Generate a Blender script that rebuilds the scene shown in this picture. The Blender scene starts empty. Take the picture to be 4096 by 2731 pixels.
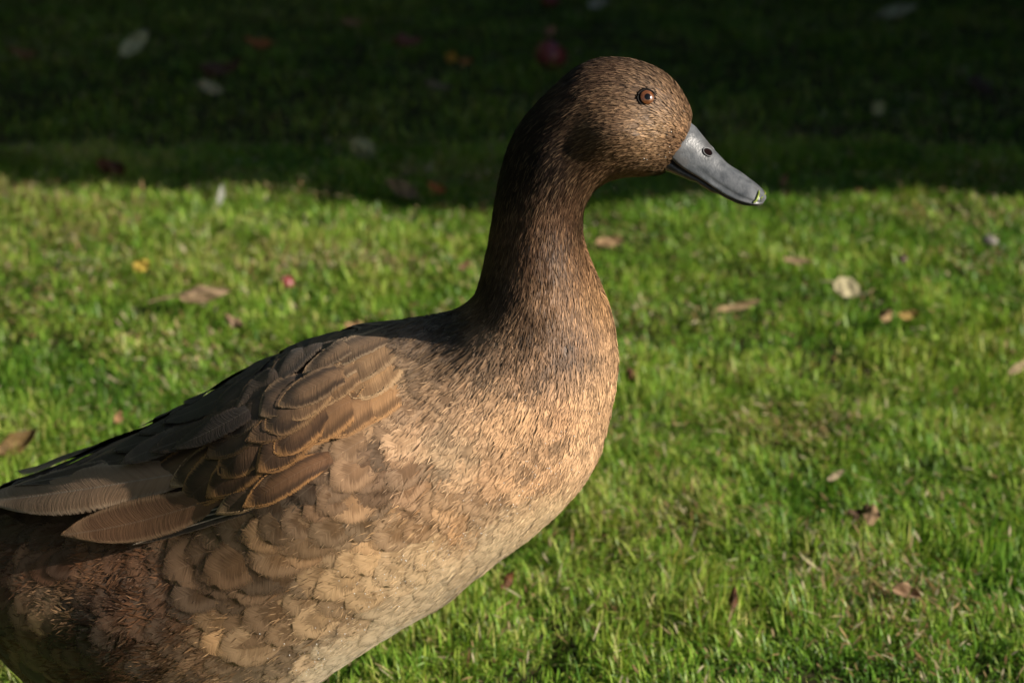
import bpy, math, random
import numpy as np
from mathutils import Matrix, Vector

R = math.radians
rng = np.random.default_rng(7)
random.seed(7)
scene = bpy.context.scene
col = scene.collection

# ------------------------------------------------------------------ camera, sky, sun, exposure
PITCH = R(15.0)
DIST = 1.287
ZC = 0.300                      # height of the point of the duck that the picture centres on
LENS, SENSOR = 55.0, 23.5
CAM = np.array([0.0, -DIST * math.cos(PITCH), ZC + DIST * math.sin(PITCH)])
cam_d = bpy.data.cameras.new('camera')
cam = bpy.data.objects.new('camera', cam_d)
col.objects.link(cam)
cam.location = CAM
cam.rotation_euler = (math.pi / 2 - PITCH, 0, 0)
cam_d.lens, cam_d.sensor_width = LENS, SENSOR
cam_d.clip_start, cam_d.clip_end = 0.05, 400
cam_d.dof.use_dof = True
cam_d.dof.focus_distance = 1.245
cam_d.dof.aperture_fstop = 8.0
scene.camera = cam

SUN_AZ, SUN_EL = R(66.5), R(22.0)   # azimuth from the camera side towards the right
SUN = np.array([math.sin(SUN_AZ) * math.cos(SUN_EL), -math.cos(SUN_AZ) * math.cos(SUN_EL), math.sin(SUN_EL)])
world = bpy.data.worlds.new('World')
scene.world = world
world.use_nodes = True
wn = world.node_tree
sky = wn.nodes.new('ShaderNodeTexSky')
sky.sky_type = 'NISHITA'
sky.sun_disc = False
sky.sun_elevation = SUN_EL
sky.sun_rotation = math.atan2(SUN[0], SUN[1])
bg = wn.nodes['Background']
bg.inputs['Strength'].default_value = 0.05
wn.links.new(sky.outputs[0], bg.inputs['Color'])
sun_d = bpy.data.lights.new('sun', 'SUN')
sun_d.energy = 5.0
sun_d.angle = R(0.5)
sun_d.color = (1.0, 0.91, 0.79)
sun = bpy.data.objects.new('sun', sun_d)
col.objects.link(sun)
sun.rotation_euler = Vector(SUN).to_track_quat('Z', 'Y').to_euler()
sun.location = (4, -2, 4)
vs = scene.view_settings
vs.view_transform = 'Standard'
vs.look = 'None'
vs.exposure = 0.66
vs.gamma = 1.0
vs.use_curve_mapping = False
scene.cycles.use_denoising = True
scene.cycles.max_bounces = 6
scene.cycles.sample_clamp_indirect = 4.0

# ------------------------------------------------------------------ pixel geometry
FWD = np.array([0, math.cos(PITCH), -math.sin(PITCH)])
UPV = np.array([0, math.sin(PITCH), math.cos(PITCH)])
RGT = np.array([1.0, 0, 0])
KPX = SENSOR / LENS / 4096.0


def ray(px):
    px = np.atleast_2d(np.asarray(px, float))
    return FWD + RGT * ((px[:, :1] - 2048) * KPX) + UPV * ((1365.5 - px[:, 1:2]) * KPX)


def ground(px, z=0.0):
    d = ray(px)
    return CAM + d * ((z - CAM[2]) / d[:, 2:3])


YAW = R(10.0)                   # the duck heads to the right and a little towards the camera
ROT = np.array([[math.cos(YAW), math.sin(YAW), 0], [-math.sin(YAW), math.cos(YAW), 0], [0, 0, 1]])  # local -> world
CAML = ROT.T @ CAM
FWDL, UPL, RGL = ROT.T @ FWD, ROT.T @ UPV, ROT.T @ RGT


def ray_l(px):
    px = np.atleast_2d(np.asarray(px, float))
    return FWDL + RGL * ((px[:, :1] - 2048) * KPX) + UPL * ((1365.5 - px[:, 1:2]) * KPX)


def plane_l(px, d=0.0):
    """pixel -> point of the duck's own upright plane y = d (local frame)"""
    v = ray_l(px)
    return CAML + v * ((d - CAML[1]) / v[:, 1:2])


def to_px(p):
    """local point -> pixel"""
    q = p - CAML
    w = q @ FWDL
    return np.stack([2048 + (q @ RGL) / w / KPX, 1365.5 - (q @ UPL) / w / KPX], 1)


# ------------------------------------------------------------------ helpers
def srgb(r, g, b):
    c = np.array([r, g, b], float) / 255
    return np.where(c <= 0.04045, c / 12.92, ((c + 0.055) / 1.055) ** 2.4)


def vnoise(x, y, scale, seed, xy=(1.0, 1.0)):
    g = np.random.default_rng(seed).random((64, 64))
    x, y = np.asarray(x) / (scale * xy[0]), np.asarray(y) / (scale * xy[1])
    xi, yi = np.floor(x).astype(int), np.floor(y).astype(int)
    fx, fy = x - xi, y - yi
    fx, fy = fx * fx * (3 - 2 * fx), fy * fy * (3 - 2 * fy)
    a, b = g[xi % 64, yi % 64], g[(xi + 1) % 64, yi % 64]
    c, d = g[xi % 64, (yi + 1) % 64], g[(xi + 1) % 64, (yi + 1) % 64]
    return (a * (1 - fx) + b * fx) * (1 - fy) + (c * (1 - fx) + d * fx) * fy


def nrm(v):
    return v / np.maximum(np.linalg.norm(v, axis=-1, keepdims=True), 1e-9)


def mesh_np(name, V, F, smooth=True, attrs=None, uv=None):
    V = np.asarray(V, np.float32)
    F = np.asarray(F, np.int32)
    me = bpy.data.meshes.new(name)
    n, k = F.shape
    me.vertices.add(len(V))
    me.vertices.foreach_set('co', V.ravel())
    me.loops.add(n * k)
    me.loops.foreach_set('vertex_index', F.ravel())
    me.polygons.add(n)
    me.polygons.foreach_set('loop_start', np.arange(0, n * k, k, dtype=np.int32))
    me.polygons.foreach_set('use_smooth', np.full(n, smooth))
    if attrs:
        for an, a in attrs.items():
            a = np.asarray(a, np.float32)
            if a.shape[1] == 3:
                a = np.concatenate([a, np.ones((len(a), 1), np.float32)], 1)
            at = me.attributes.new(an, 'FLOAT_COLOR', 'POINT')
            at.data.foreach_set('color', a.ravel())
    if uv is not None:
        l = me.uv_layers.new(name='UVMap')
        l.data.foreach_set('uv', np.asarray(uv, np.float32)[F.ravel()].ravel())
    me.update(calc_edges=True)
    me.validate()
    return me


def obj(name, me, mat, parent=None, kind=None):
    o = bpy.data.objects.new(name, me)
    col.objects.link(o)
    if mat is not None:
        me.materials.append(mat)
    if parent is not None:
        o.parent = parent
    if kind:
        o['kind'] = kind
    return o


def tag(o, label, cat, group=None):
    o['label'] = label
    o['category'] = cat
    if group:
        o['group'] = group


def grid_faces(nu, nv):
    i = np.arange(nu * nv).reshape(nv, nu)
    return np.stack([i[:-1, :-1], i[:-1, 1:], i[1:, 1:], i[1:, :-1]], -1).reshape(-1, 4)


# ------------------------------------------------------------------ materials
class NT:
    def __init__(self, name):
        self.m = bpy.data.materials.new(name)
        self.m.use_nodes = True
        self.t = self.m.node_tree
        self.p = self.t.nodes['Principled BSDF']
        self.out = self.t.nodes['Material Output']

    def n(self, kind, **kw):
        x = self.t.nodes.new('ShaderNode' + kind)
        for k, v in kw.items():
            setattr(x, k, v)
        return x

    def l(self, a, b):
        self.t.links.new(a, b)

    def put(self, sock, v):
        if hasattr(v, 'links'):
            self.l(v, sock)
        else:
            sock.default_value = v

    def math(self, op, a, b=0.0, c=0.0):
        x = self.n('Math', operation=op)
        for s, v in zip(x.inputs, (a, b, c)):
            self.put(s, v)
        return x.outputs[0]

    def mix(self, f, a, b, mode='MIX'):
        x = self.n('Mix', data_type='RGBA', blend_type=mode)
        self.put(x.inputs['Factor'], f)
        for s, v in ((x.inputs[6], a), (x.inputs[7], b)):
            self.put(s, v if hasattr(v, 'links') else (tuple(v) + (1,))[:4])
        return x.outputs[2]

    def ramp(self, f, lo, hi):
        x = self.n('MapRange', interpolation_type='SMOOTHSTEP')
        self.put(x.inputs[0], f)
        x.inputs[1].default_value, x.inputs[2].default_value = lo, hi
        return x.outputs[0]

    def attr(self, name):
        return self.n('Attribute', attribute_name=name).outputs

    def noise(self, vec, scale, detail=3.0, rough=0.55):
        x = self.n('TexNoise')
        if vec is not None:
            self.l(vec, x.inputs['Vector'])
        x.inputs['Scale'].default_value = scale
        x.inputs['Detail'].default_value = detail
        x.inputs['Roughness'].default_value = rough
        return x.outputs[0]

    def bump(self, h, strength, dist):
        x = self.n('Bump')
        self.put(x.inputs['Strength'], strength)
        x.inputs['Distance'].default_value = dist
        self.l(h, x.inputs['Height'])
        self.l(x.outputs[0], self.p.inputs['Normal'])


def mat_plain(name, rgb, rough=0.6, spec=0.3, noise_scale=80.0, amount=0.35, bump=0.0, coat=0.0):
    k = NT(name)
    co = k.n('TexCoord').outputs['Object']
    n = k.noise(co, noise_scale, 4)
    c = k.mix(k.ramp(n, 0.3, 0.7), tuple(np.array(rgb) * (1 - amount)), tuple(np.minimum(np.array(rgb) * (1 + amount), 1)))
    k.l(c, k.p.inputs['Base Color'])
    k.p.inputs['Roughness'].default_value = rough
    k.p.inputs['Specular IOR Level'].default_value = spec
    k.p.inputs['Coat Weight'].default_value = coat
    k.p.inputs['Coat Roughness'].default_value = 0.12
    if bump:
        k.bump(n, bump, 0.001)
    return k.m


def mat_leafy(name, rough=0.45, trans=0.35, spec=0.35, veins=False):
    k = NT(name)
    c = k.attr('col')[0]
    if veins:
        co = k.n('TexCoord').outputs['UV']
        sp = k.n('SeparateXYZ')
        k.l(co, sp.inputs[0])
        u = k.math('ABSOLUTE', sp.outputs[0])
        v = k.math('SUBTRACT', sp.outputs[1], k.math('MULTIPLY', u, 0.35))
        w = k.math('PINGPONG', k.math('MULTIPLY', v, 8.0), 0.5)
        vein = k.math('MAXIMUM', k.math('SUBTRACT', 1.0, k.ramp(w, 0.0, 0.12)), k.math('SUBTRACT', 1.0, k.ramp(u, 0.0, 0.07)))
        ob = k.n('TexCoord').outputs['Object']
        bl = k.ramp(k.noise(ob, 130, 4), 0.42, 0.7)
        c = k.mix(k.math('MULTIPLY', bl, 0.55), c, (0.06, 0.035, 0.015))
        c = k.mix(k.math('MULTIPLY', vein, 0.35), c, k.mix(0.5, c, (0.5, 0.4, 0.25)))
        k.bump(k.math('SUBTRACT', k.noise(ob, 90, 3), k.math('MULTIPLY', vein, 0.4)), 0.5, 0.002)
    k.l(c, k.p.inputs['Base Color'])
    k.p.inputs['Roughness'].default_value = rough
    k.p.inputs['Specular IOR Level'].default_value = spec
    tr = k.n('BsdfTranslucent')
    k.l(k.mix(1.0, c, (1.0, 1.0, 0.6), 'MULTIPLY'), tr.inputs[0])
    mx = k.n('MixShader')
    mx.inputs[0].default_value = trans
    k.l(k.p.outputs[0], mx.inputs[1])
    k.l(tr.outputs[0], mx.inputs[2])
    k.l(mx.outputs[0], k.out.inputs[0])
    return k.m


def soft_normal(k, keep, bump=None):
    """plumage shades like the rounded bird it lies on: blend each vane's own normal with the body's (attribute nv)"""
    vt = k.n('VectorTransform', vector_type='NORMAL', convert_from='OBJECT', convert_to='WORLD')
    k.l(k.attr('nv')[1], vt.inputs[0])
    own = k.n('NewGeometry').outputs['Normal']
    mx = k.n('Mix', data_type='VECTOR')
    mx.inputs[0].default_value = keep
    k.l(vt.outputs[0], mx.inputs[4])
    k.l(own, mx.inputs[5])
    nz = k.n('VectorMath', operation='NORMALIZE')
    k.l(mx.outputs[1], nz.inputs[0])
    k.l(nz.outputs[0], bump.inputs['Normal'] if bump else k.p.inputs['Normal'])


def mat_feather(name, rough=0.5, spec=0.35, streak=0.5, bumps=0.6, keep=0.35, fray=(0.70, 1.0)):
    """col: vane colour, edge: fringe colour, prm = (fringe amount, shaft amount, dark band); attr rim 0..1; uv in millimetres"""
    k = NT(name)
    base, edge = k.attr('col')[0], k.attr('edge')[0]
    pr = k.n('SeparateColor')
    k.l(k.attr('prm')[0], pr.inputs[0])
    ri = k.n('SeparateColor')
    k.l(k.attr('rim')[0], ri.inputs[0])       # r = rim, g = |u|, b = random
    uv = k.n('SeparateXYZ')
    k.l(k.n('TexCoord').outputs['UV'], uv.inputs[0])
    au = k.math('ABSOLUTE', uv.outputs[0])
    across = k.math('SUBTRACT', uv.outputs[1], k.math('MULTIPLY', au, 0.9))   # constant along one barb
    cv = k.n('CombineXYZ')
    k.l(k.math('MULTIPLY', across, 1.1), cv.inputs[0])
    k.l(k.math('MULTIPLY', uv.outputs[0], 0.10), cv.inputs[1])
    k.l(k.math('MULTIPLY', ri.outputs[2], 40.0), cv.inputs[2])
    fib = k.noise(cv.outputs[0], 1.0, 3, 0.65)
    blot = k.noise(cv.outputs[0], 0.16, 2)
    wob = k.math('MULTIPLY_ADD', k.math('SUBTRACT', fib, 0.5), 0.45, ri.outputs[0])
    band = k.math('MULTIPLY', k.math('MULTIPLY', k.ramp(wob, 0.12, 0.45), k.math('SUBTRACT', 1.0, k.ramp(wob, fray[0] - 0.25, fray[0] - 0.05))), pr.outputs[2])
    fr = k.math('MULTIPLY', k.ramp(wob, fray[0] - 0.30, fray[0]), pr.outputs[0])
    c = k.mix(band, base, k.mix(0.72, base, (0.015, 0.010, 0.007)))
    c = k.mix(fr, c, edge)
    sh = k.math('MULTIPLY', k.math('SUBTRACT', 1.0, k.ramp(au, 0.12, 0.5)), pr.outputs[1])
    c = k.mix(sh, c, (0.42, 0.33, 0.24))
    dark = k.mix(1.0, c, (0.55, 0.50, 0.46), 'MULTIPLY')
    lite = k.mix(1.0, c, (1.32, 1.32, 1.32), 'MULTIPLY')
    c = k.mix(k.math('MULTIPLY_ADD', k.math('SUBTRACT', fib, 0.5), 2.2 * streak, 0.55), dark, lite)
    c = k.mix(k.math('MULTIPLY', k.ramp(blot, 0.45, 0.7), 0.35), c, k.mix(1.0, c, (0.5, 0.45, 0.4), 'MULTIPLY'))
    k.l(c, k.p.inputs['Base Color'])
    k.p.inputs['Roughness'].default_value = rough
    k.p.inputs['Specular IOR Level'].default_value = spec
    k.p.inputs['Sheen Weight'].default_value = 0.08
    # barbs come apart towards the margin
    fri = k.math('MULTIPLY_ADD', k.math('SUBTRACT', fib, 0.5), 0.7, ri.outputs[0])
    k.l(k.math('SUBTRACT', 1.0, k.ramp(fri, *fray)), k.p.inputs['Alpha'])
    k.bump(fib, bumps, 0.0006)
    soft_normal(k, keep, k.p.inputs['Normal'].links[0].from_node)
    return k.m


def mat_strand(name, rough=0.55, spec=0.2):
    k = NT(name)
    k.l(k.attr('col')[0], k.p.inputs['Base Color'])
    k.p.inputs['Roughness'].default_value = rough
    k.p.inputs['Specular IOR Level'].default_value = spec
    soft_normal(k, 0.12)
    return k.m


M = {}
M['grass'] = mat_leafy('grass_blade', 0.42, 0.42, 0.32)
M['leaf'] = mat_leafy('fallen_leaf', 0.6, 0.18, 0.25, veins=True)
M['hedge'] = mat_leafy('hedge_leaf', 0.4, 0.2, 0.4)
M['feather'] = mat_feather('contour_feather', 0.45, 0.40, 0.45, 0.22, 0.14, (0.52, 1.0))
M['wing'] = mat_feather('wing_feather', 0.45, 0.4, 0.32, 0.35, 0.2, (0.84, 1.05))
M['strand'] = mat_strand('feather_barb')
M['soil'] = mat_plain('soil_thatch', (0.045, 0.042, 0.018), 0.95, 0.1, 60, 0.6, 0.8)
M['bark'] = mat_plain('bark', (0.08, 0.06, 0.045), 0.9, 0.1, 30, 0.5, 0.8)
M['twig_core'] = mat_plain('hedge_inside', (0.02, 0.025, 0.012), 0.95, 0.05, 20, 0.5)
M['skin'] = mat_plain('duck_skin', (0.09, 0.055, 0.032), 0.8, 0.2, 120, 0.4)
M['leg'] = mat_plain('leg_scales', (0.35, 0.14, 0.04), 0.5, 0.4, 300, 0.35, 0.4)
M['drop'] = None

# ------------------------------------------------------------------ ground and grass
gx, gy = np.meshgrid(np.linspace(-60, 60, 61), np.linspace(-60, 60, 61))
gv = np.stack([gx.ravel(), gy.ravel(), np.zeros(gx.size)], 1)
g = obj('ground', mesh_np('ground', gv, grid_faces(61, 61)), M['soil'], kind='structure')

GREENS = np.array([[0.070, 0.170, 0.018], [0.125, 0.252, 0.026], [0.200, 0.322, 0.038], [0.300, 0.375, 0.066], [0.40, 0.38, 0.13]])
STRAW = np.array([[0.42, 0.32, 0.17], [0.34, 0.23, 0.11], [0.52, 0.45, 0.29], [0.22, 0.13, 0.06]])


def blades(n_try, xlim, ylim, keep, h_rng, w_rng, seed):
    r = np.random.default_rng(seed)
    x = r.uniform(*xlim, n_try)
    y = r.uniform(*ylim, n_try)
    clump = vnoise(x, y, 0.035, 11) * 0.6 + vnoise(x, y, 0.11, 12) * 0.4
    m = keep(x, y) & (r.random(n_try) < 0.22 + 1.15 * clump)
    x, y, clump = x[m], y[m], clump[m]
    n = len(x)
    big = vnoise(x + 3, y, 0.30, 13) * 0.55 + vnoise(x, y + 5, 0.075, 17) * 0.45
    h = r.uniform(*h_rng, n) * r.uniform(0.65, 1.1, n) * (0.34 + 1.10 * clump) * (0.65 + 0.7 * big)
    w = r.uniform(*w_rng, n)
    az = vnoise(x, y, 0.12, 14) * 9.0 + r.normal(0, 1.5, n)
    lean = np.clip(0.50 + 0.9 * vnoise(x, y, 0.07, 15) + r.normal(0, 0.50, n), 0.05, 1.9)
    straw = r.random(n) < 0.05 + 0.34 * np.clip(vnoise(x, y, 0.13, 16) - 0.55, 0, 1) / 0.45
    flat_ = r.random(n) < 0.42
    lean[flat_] = r.uniform(1.3, 2.6, flat_.sum())
    h[straw] *= r.uniform(0.35, 0.9, straw.sum())
    lean[straw] = r.uniform(0.9, 1.5, straw.sum())
    d = np.stack([np.cos(az), np.sin(az), np.zeros(n)], 1)
    side = np.stack([-np.sin(az), np.cos(az), np.zeros(n)], 1)
    tw = r.normal(0, 0.7, n)[:, None]
    up = np.array([0, 0, 1.0])
    side = side * np.cos(tw) + up * np.sin(tw) * 0.6 + d * np.sin(tw) * 0.6
    root = np.stack([x, y, np.full(n, 0.001)], 1)
    root[straw, 2] = r.uniform(0.004, 0.020, straw.sum())
    pts = [root]
    ang = np.where(straw, lean, lean * 0.40)
    bend = np.where(straw, r.normal(0, 0.12, n), lean * 0.36)
    for i in range(3):
        step = (h * (0.42, 0.33, 0.30)[i])[:, None]
        pts.append(pts[-1] + step * (d * np.sin(ang)[:, None] + up * np.cos(ang)[:, None]))
        ang = np.minimum(ang + bend, 1.8)
    W = w[:, None]
    V = np.stack([pts[0] - side * W * 0.35, pts[0] + side * W * 0.35, pts[1] - side * W * 0.5, pts[1] + side * W * 0.5,
                  pts[2] - side * W * 0.4, pts[2] + side * W * 0.4, pts[3]], 1)
    V[:, :, 2] = np.maximum(V[:, :, 2], 0.0015)
    t = np.clip((big - 0.5) * 4.0 + 1.2 + clump * 0.9 + r.normal(0, 0.9, n), 0, 3.999)
    i0 = t.astype(int)
    f = (t - i0)[:, None]
    c = GREENS[i0] * (1 - f) + GREENS[i0 + 1] * f
    c *= r.uniform(0.75, 1.25, n)[:, None]
    c[straw] = STRAW[r.integers(0, 4, straw.sum())] * r.uniform(0.7, 1.15, straw.sum())[:, None]
    pale = r.random(n) < 0.05
    c[pale] = c[pale] * 0.5 + np.array([0.22, 0.30, 0.14]) * 0.5
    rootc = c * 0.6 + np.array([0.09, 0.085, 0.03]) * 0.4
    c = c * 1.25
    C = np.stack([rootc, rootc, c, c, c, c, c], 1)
    F = np.array([[0, 1, 3], [0, 3, 2], [2, 3, 5], [2, 5, 4], [4, 5, 6]])
    if w_rng[1] > 0.003:            # further back, two segments do
        V, C = V[:, [0, 1, 4, 5, 6]], C[:, [0, 1, 4, 5, 6]]
        F = np.array([[0, 1, 3], [0, 3, 2], [2, 3, 4]])
    F = (np.arange(n)[:, None, None] * V.shape[1] + F[None]).reshape(-1, 3)
    return V.reshape(-1, 3), F, C.reshape(-1, 3)


def in_view(margin):
    def f(x, y):
        dy = y - CAM[1]
        return np.abs(x) < dy * 0.5 * SENSOR / LENS * 1.03 + margin
    return f


parts = [
    blades(260000, (-0.68, 0.68), (-0.05, 0.95), in_view(0.15), (0.012, 0.028), (0.0010, 0.0020), 1),
    blades(230000, (-1.05, 1.05), (0.95, 2.2), in_view(0.22), (0.012, 0.027), (0.0015, 0.0030), 2),
    blades(150000, (-1.8, 1.8), (2.2, 5.2), in_view(0.40), (0.014, 0.030), (0.0022, 0.0040), 3),
    blades(120000, (-1.7, 1.7), (-0.4, 3.0), lambda x, y: ~(in_view(0.15)(x, y) & (y > -0.05)), (0.014, 0.030), (0.0030, 0.0050), 5),
    blades(60000, (-3.0, 3.0), (-2.5, 9.0), lambda x, y: ~(in_view(0.2)(x, y) & (y > -0.05) & (y < 5.2)), (0.02, 0.038), (0.006, 0.010), 4),
]
off, Vs, Fs, Cs = 0, [], [], []
for v, f, c in parts:
    Vs.append(v); Fs.append(f + off); Cs.append(c)
    off += len(v)
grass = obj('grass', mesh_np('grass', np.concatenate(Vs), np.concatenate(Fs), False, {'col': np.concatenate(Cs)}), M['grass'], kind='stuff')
tag(grass, 'mown green lawn grass flecked with dry straw under the duck', 'grass')

# ------------------------------------------------------------------ the tall shrub off to the right whose shade lies on the far lawn
PR, PL = ground((4096, 722), 0.022)[0], ground((0, 655), 0.022)[0]
PB = ground((1800, 700), 0.022)[0]
edge_dir = PL - PR


def shade_edge_y(x, z):
    """y of the plane through the shade's edge and the sun, at a given x and height"""
    t = (z - 0.022) / SUN[2]
    xg = x - SUN[0] * t
    yg = PR[1] + (xg - PR[0]) * edge_dir[1] / edge_dir[0]
    yg = yg - 0.16 * np.exp(-((xg - PB[0]) / 0.20) ** 2) - 0.03 * np.sin(xg * 9.0 + 1.0)      # hedge end shaped so the shade's edge dips and wavers
    return yg + SUN[1] * t


HX0, HX1, HZ, HYB = 1.7, 3.4, 2.2, 11.0
hz = np.linspace(0.03, HZ, 90)
core_v, core_f = [], []
hv = []
for z in hz:
    for (x, y) in ((HX0 + 0.1, shade_edge_y(HX0 + 0.1, z) + 0.07), (HX1 - 0.1, shade_edge_y(HX1 - 0.1, z) + 0.07), (HX1 - 0.1, HYB - 0.1), (HX0 + 0.1, HYB - 0.1)):
        hv.append((x, y, z))
hv = np.array(hv)
hf = []
for i in range(len(hz) - 1):
    for j in range(4):
        a, b = i * 4 + j, i * 4 + (j + 1) % 4
        hf.append((a, b, b + 4, a + 4))
n4 = len(hz) * 4
hf += [(3, 2, 1, 0), (n4 - 4, n4 - 3, n4 - 2, n4 - 1)]
hedge = bpy.data.objects.new('hedge', None)
col.objects.link(hedge)
hedge.location = (0, 0, 0)
tag(hedge, 'dense evergreen hedge with a leaning end shading the far lawn', 'hedge')
obj('inner_branches', mesh_np('inner_branches', hv, hf, False), M['twig_core'], hedge)


def hedge_leaves(n, seed):
    r = np.random.default_rng(seed)
    z = r.uniform(0.05, HZ, n)
    face = r.random(n)
    x = r.uniform(HX0, HX1, n)
    ye = shade_edge_y(x, z)
    y = ye + r.exponential(0.03, n) + 0.005
    m = face > 0.42
    y[m] = shade_edge_y(x[m], z[m]) + r.random(m.sum()) * (HYB - shade_edge_y(x[m], z[m]))
    x[m] = np.where(r.random(m.sum()) < 0.75, HX0 + r.exponential(0.04, m.sum()), HX1 - r.exponential(0.04, m.sum()))
    t = face > 0.9
    x[t] = r.uniform(HX0, HX1, t.sum())
    z[t] = HZ + r.normal(0, 0.05, t.sum())
    P = np.stack([x, y, z], 1)
    a = nrm(r.normal(0, 1, (n, 3)))
    b = nrm(np.cross(a, r.normal(0, 1, (n, 3))))
    L, W = r.uniform(0.05, 0.10, n)[:, None], r.uniform(0.018, 0.03, n)[:, None]
    V = np.stack([P - a * L * .5, P + b * W, P + a * L * .5, P - b * W], 1).reshape(-1, 3)
    F = np.arange(4 * n).reshape(n, 4)
    C = np.array([0.035, 0.075, 0.018]) * r.uniform(0.6, 1.6, n)[:, None]
    return mesh_np('leaves', V, F, False, {'col': np.repeat(C, 4, 0)})


obj('leaves', hedge_leaves(42000, 5), M['hedge'], hedge, 'stuff')


def leaf_cards(P, L, W, C, seed):
    r = np.random.default_rng(seed)
    n = len(P)
    a = nrm(r.normal(0, 1, (n, 3)))
    b = nrm(np.cross(a, r.normal(0, 1, (n, 3))))
    L, W = (r.uniform(*q, n)[:, None] for q in (L, W))
    V = np.stack([P - a * L * .5, P + b * W, P + a * L * .5, P - b * W], 1).reshape(-1, 3)
    return mesh_np('leaves', V, np.arange(4 * n).reshape(n, 4), False, {'col': np.repeat(np.array(C) * r.uniform(0.6, 1.6, n)[:, None], 4, 0)})


def added_hedge(x0, x1, y0, y1, h, label, seed, n):
    """a hedge added out of view to cut sky light: twiggy core, skin of leaves"""
    r = np.random.default_rng(seed)
    e = bpy.data.objects.new('hedge', None)
    col.objects.link(e)
    e.location = ((x0 + x1) / 2, (y0 + y1) / 2, 0)
    tag(e, label, 'hedge')
    dx, dy, k = (x1 - x0) / 2, (y1 - y0) / 2, 0.08
    V = [(sx * (dx - k) * t, sy * (dy - k) * t, z) for z, t in ((0.03, 1.0), (h * 0.6, 1.0), (h - k, 0.96)) for sx, sy in ((-1, -1), (1, -1), (1, 1), (-1, 1))]
    F = [(i * 4 + j, i * 4 + (j + 1) % 4, i * 4 + 4 + (j + 1) % 4, i * 4 + 4 + j) for i in range(2) for j in range(4)] + [(3, 2, 1, 0), (8, 9, 10, 11)]
    obj('inner_branches', mesh_np('inner_branches', V, F, False), M['twig_core'], e)
    P = np.stack([r.uniform(-dx, dx, n), r.uniform(-dy, dy, n), r.uniform(0.03, h, n)], 1)
    wts = np.array([dy * h, dy * h, dx * h, dx * h, 2 * dx * dy])
    f = r.choice(5, n, p=wts / wts.sum())
    j = np.abs(r.normal(0, 0.05, n))
    P[f == 0, 0] = -dx + j[f == 0]
    P[f == 1, 0] = dx - j[f == 1]
    P[f == 2, 1] = -dy + j[f == 2]
    P[f == 3, 1] = dy - j[f == 3]
    P[f == 4, 2] = h - j[f == 4]
    obj('leaves', leaf_cards(P, (0.06, 0.11), (0.02, 0.034), (0.035, 0.075, 0.018), seed), M['hedge'], e, 'stuff')


added_hedge(-4.6, -3.0, -5.0, 10.6, 4.2, 'tall clipped hedge added unseen on the left to block sky light', 51, 30000)  # both hedges stand out of view, added to cut the sky's fill
added_hedge(-2.9, 2.0, 9.2, 10.6, 4.0, 'tall clipped hedge added unseen beyond the lawn to block sky light', 52, 14000)

# unseen apple tree: windfalls suggest it, crown added to block sky light
tree = bpy.data.objects.new('added_apple_tree', None)
col.objects.link(tree)
tree.location = (-2.1, 5.6, 0)
tag(tree, 'unseen apple tree added over the far lawn to deepen its shade', 'tree')


def limb_tube(pts, rad, seg=8):
    pts, rad = np.asarray(pts, float), np.asarray(rad, float)
    t = nrm(np.gradient(pts, axis=0))
    b = nrm(np.cross(t, np.array([0.31, 0.53, 0.12])))
    c = np.cross(t, b)
    a = np.linspace(0, 2 * np.pi, seg, endpoint=False)
    V = pts[:, None] + rad[:, None, None] * (b[:, None] * np.cos(a)[None, :, None] + c[:, None] * np.sin(a)[None, :, None])
    i = np.arange(len(pts) * seg).reshape(len(pts), seg)
    j = np.roll(i, -1, 1)
    return V.reshape(-1, 3), np.stack([i[:-1], j[:-1], j[1:], i[1:]], -1).reshape(-1, 4)


tv, tf = limb_tube([(0, 0, 0), (0.03, 0.02, 0.5), (0.0, -0.03, 1.1), (0.08, 0.0, 1.7)], [0.17, 0.13, 0.115, 0.11])
obj('trunk', mesh_np('trunk', tv, tf), M['bark'], tree)
r = np.random.default_rng(55)
LP = []
for i in range(11):
    a = i * 2.4
    d = np.array([math.cos(a), math.sin(a), 0])
    L = r.uniform(1.5, 2.5)
    pts = [np.array([0.06, 0, 1.45 + 0.03 * i]) + d * L * t + np.array([0, 0, (1.3 + 0.09 * i) * t ** 0.8]) + r.normal(0, 0.06, 3) for t in np.linspace(0, 1, 6)]
    tv, tf = limb_tube(pts, np.linspace(0.07, 0.012, 6), 6)
    obj('limb', mesh_np('limb', tv, tf), M['bark'], tree)
    for p in pts[2:]:
        LP.append(p + r.normal(0, 0.34, (620, 3)) * np.array([1, 1, 0.7]))
LP = np.concatenate(LP)
LP[:, 2] = np.maximum(LP[:, 2], 1.75)
obj('crown', leaf_cards(LP, (0.06, 0.10), (0.02, 0.034), (0.06, 0.10, 0.025), 56), M['hedge'], tree, 'stuff')

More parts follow.
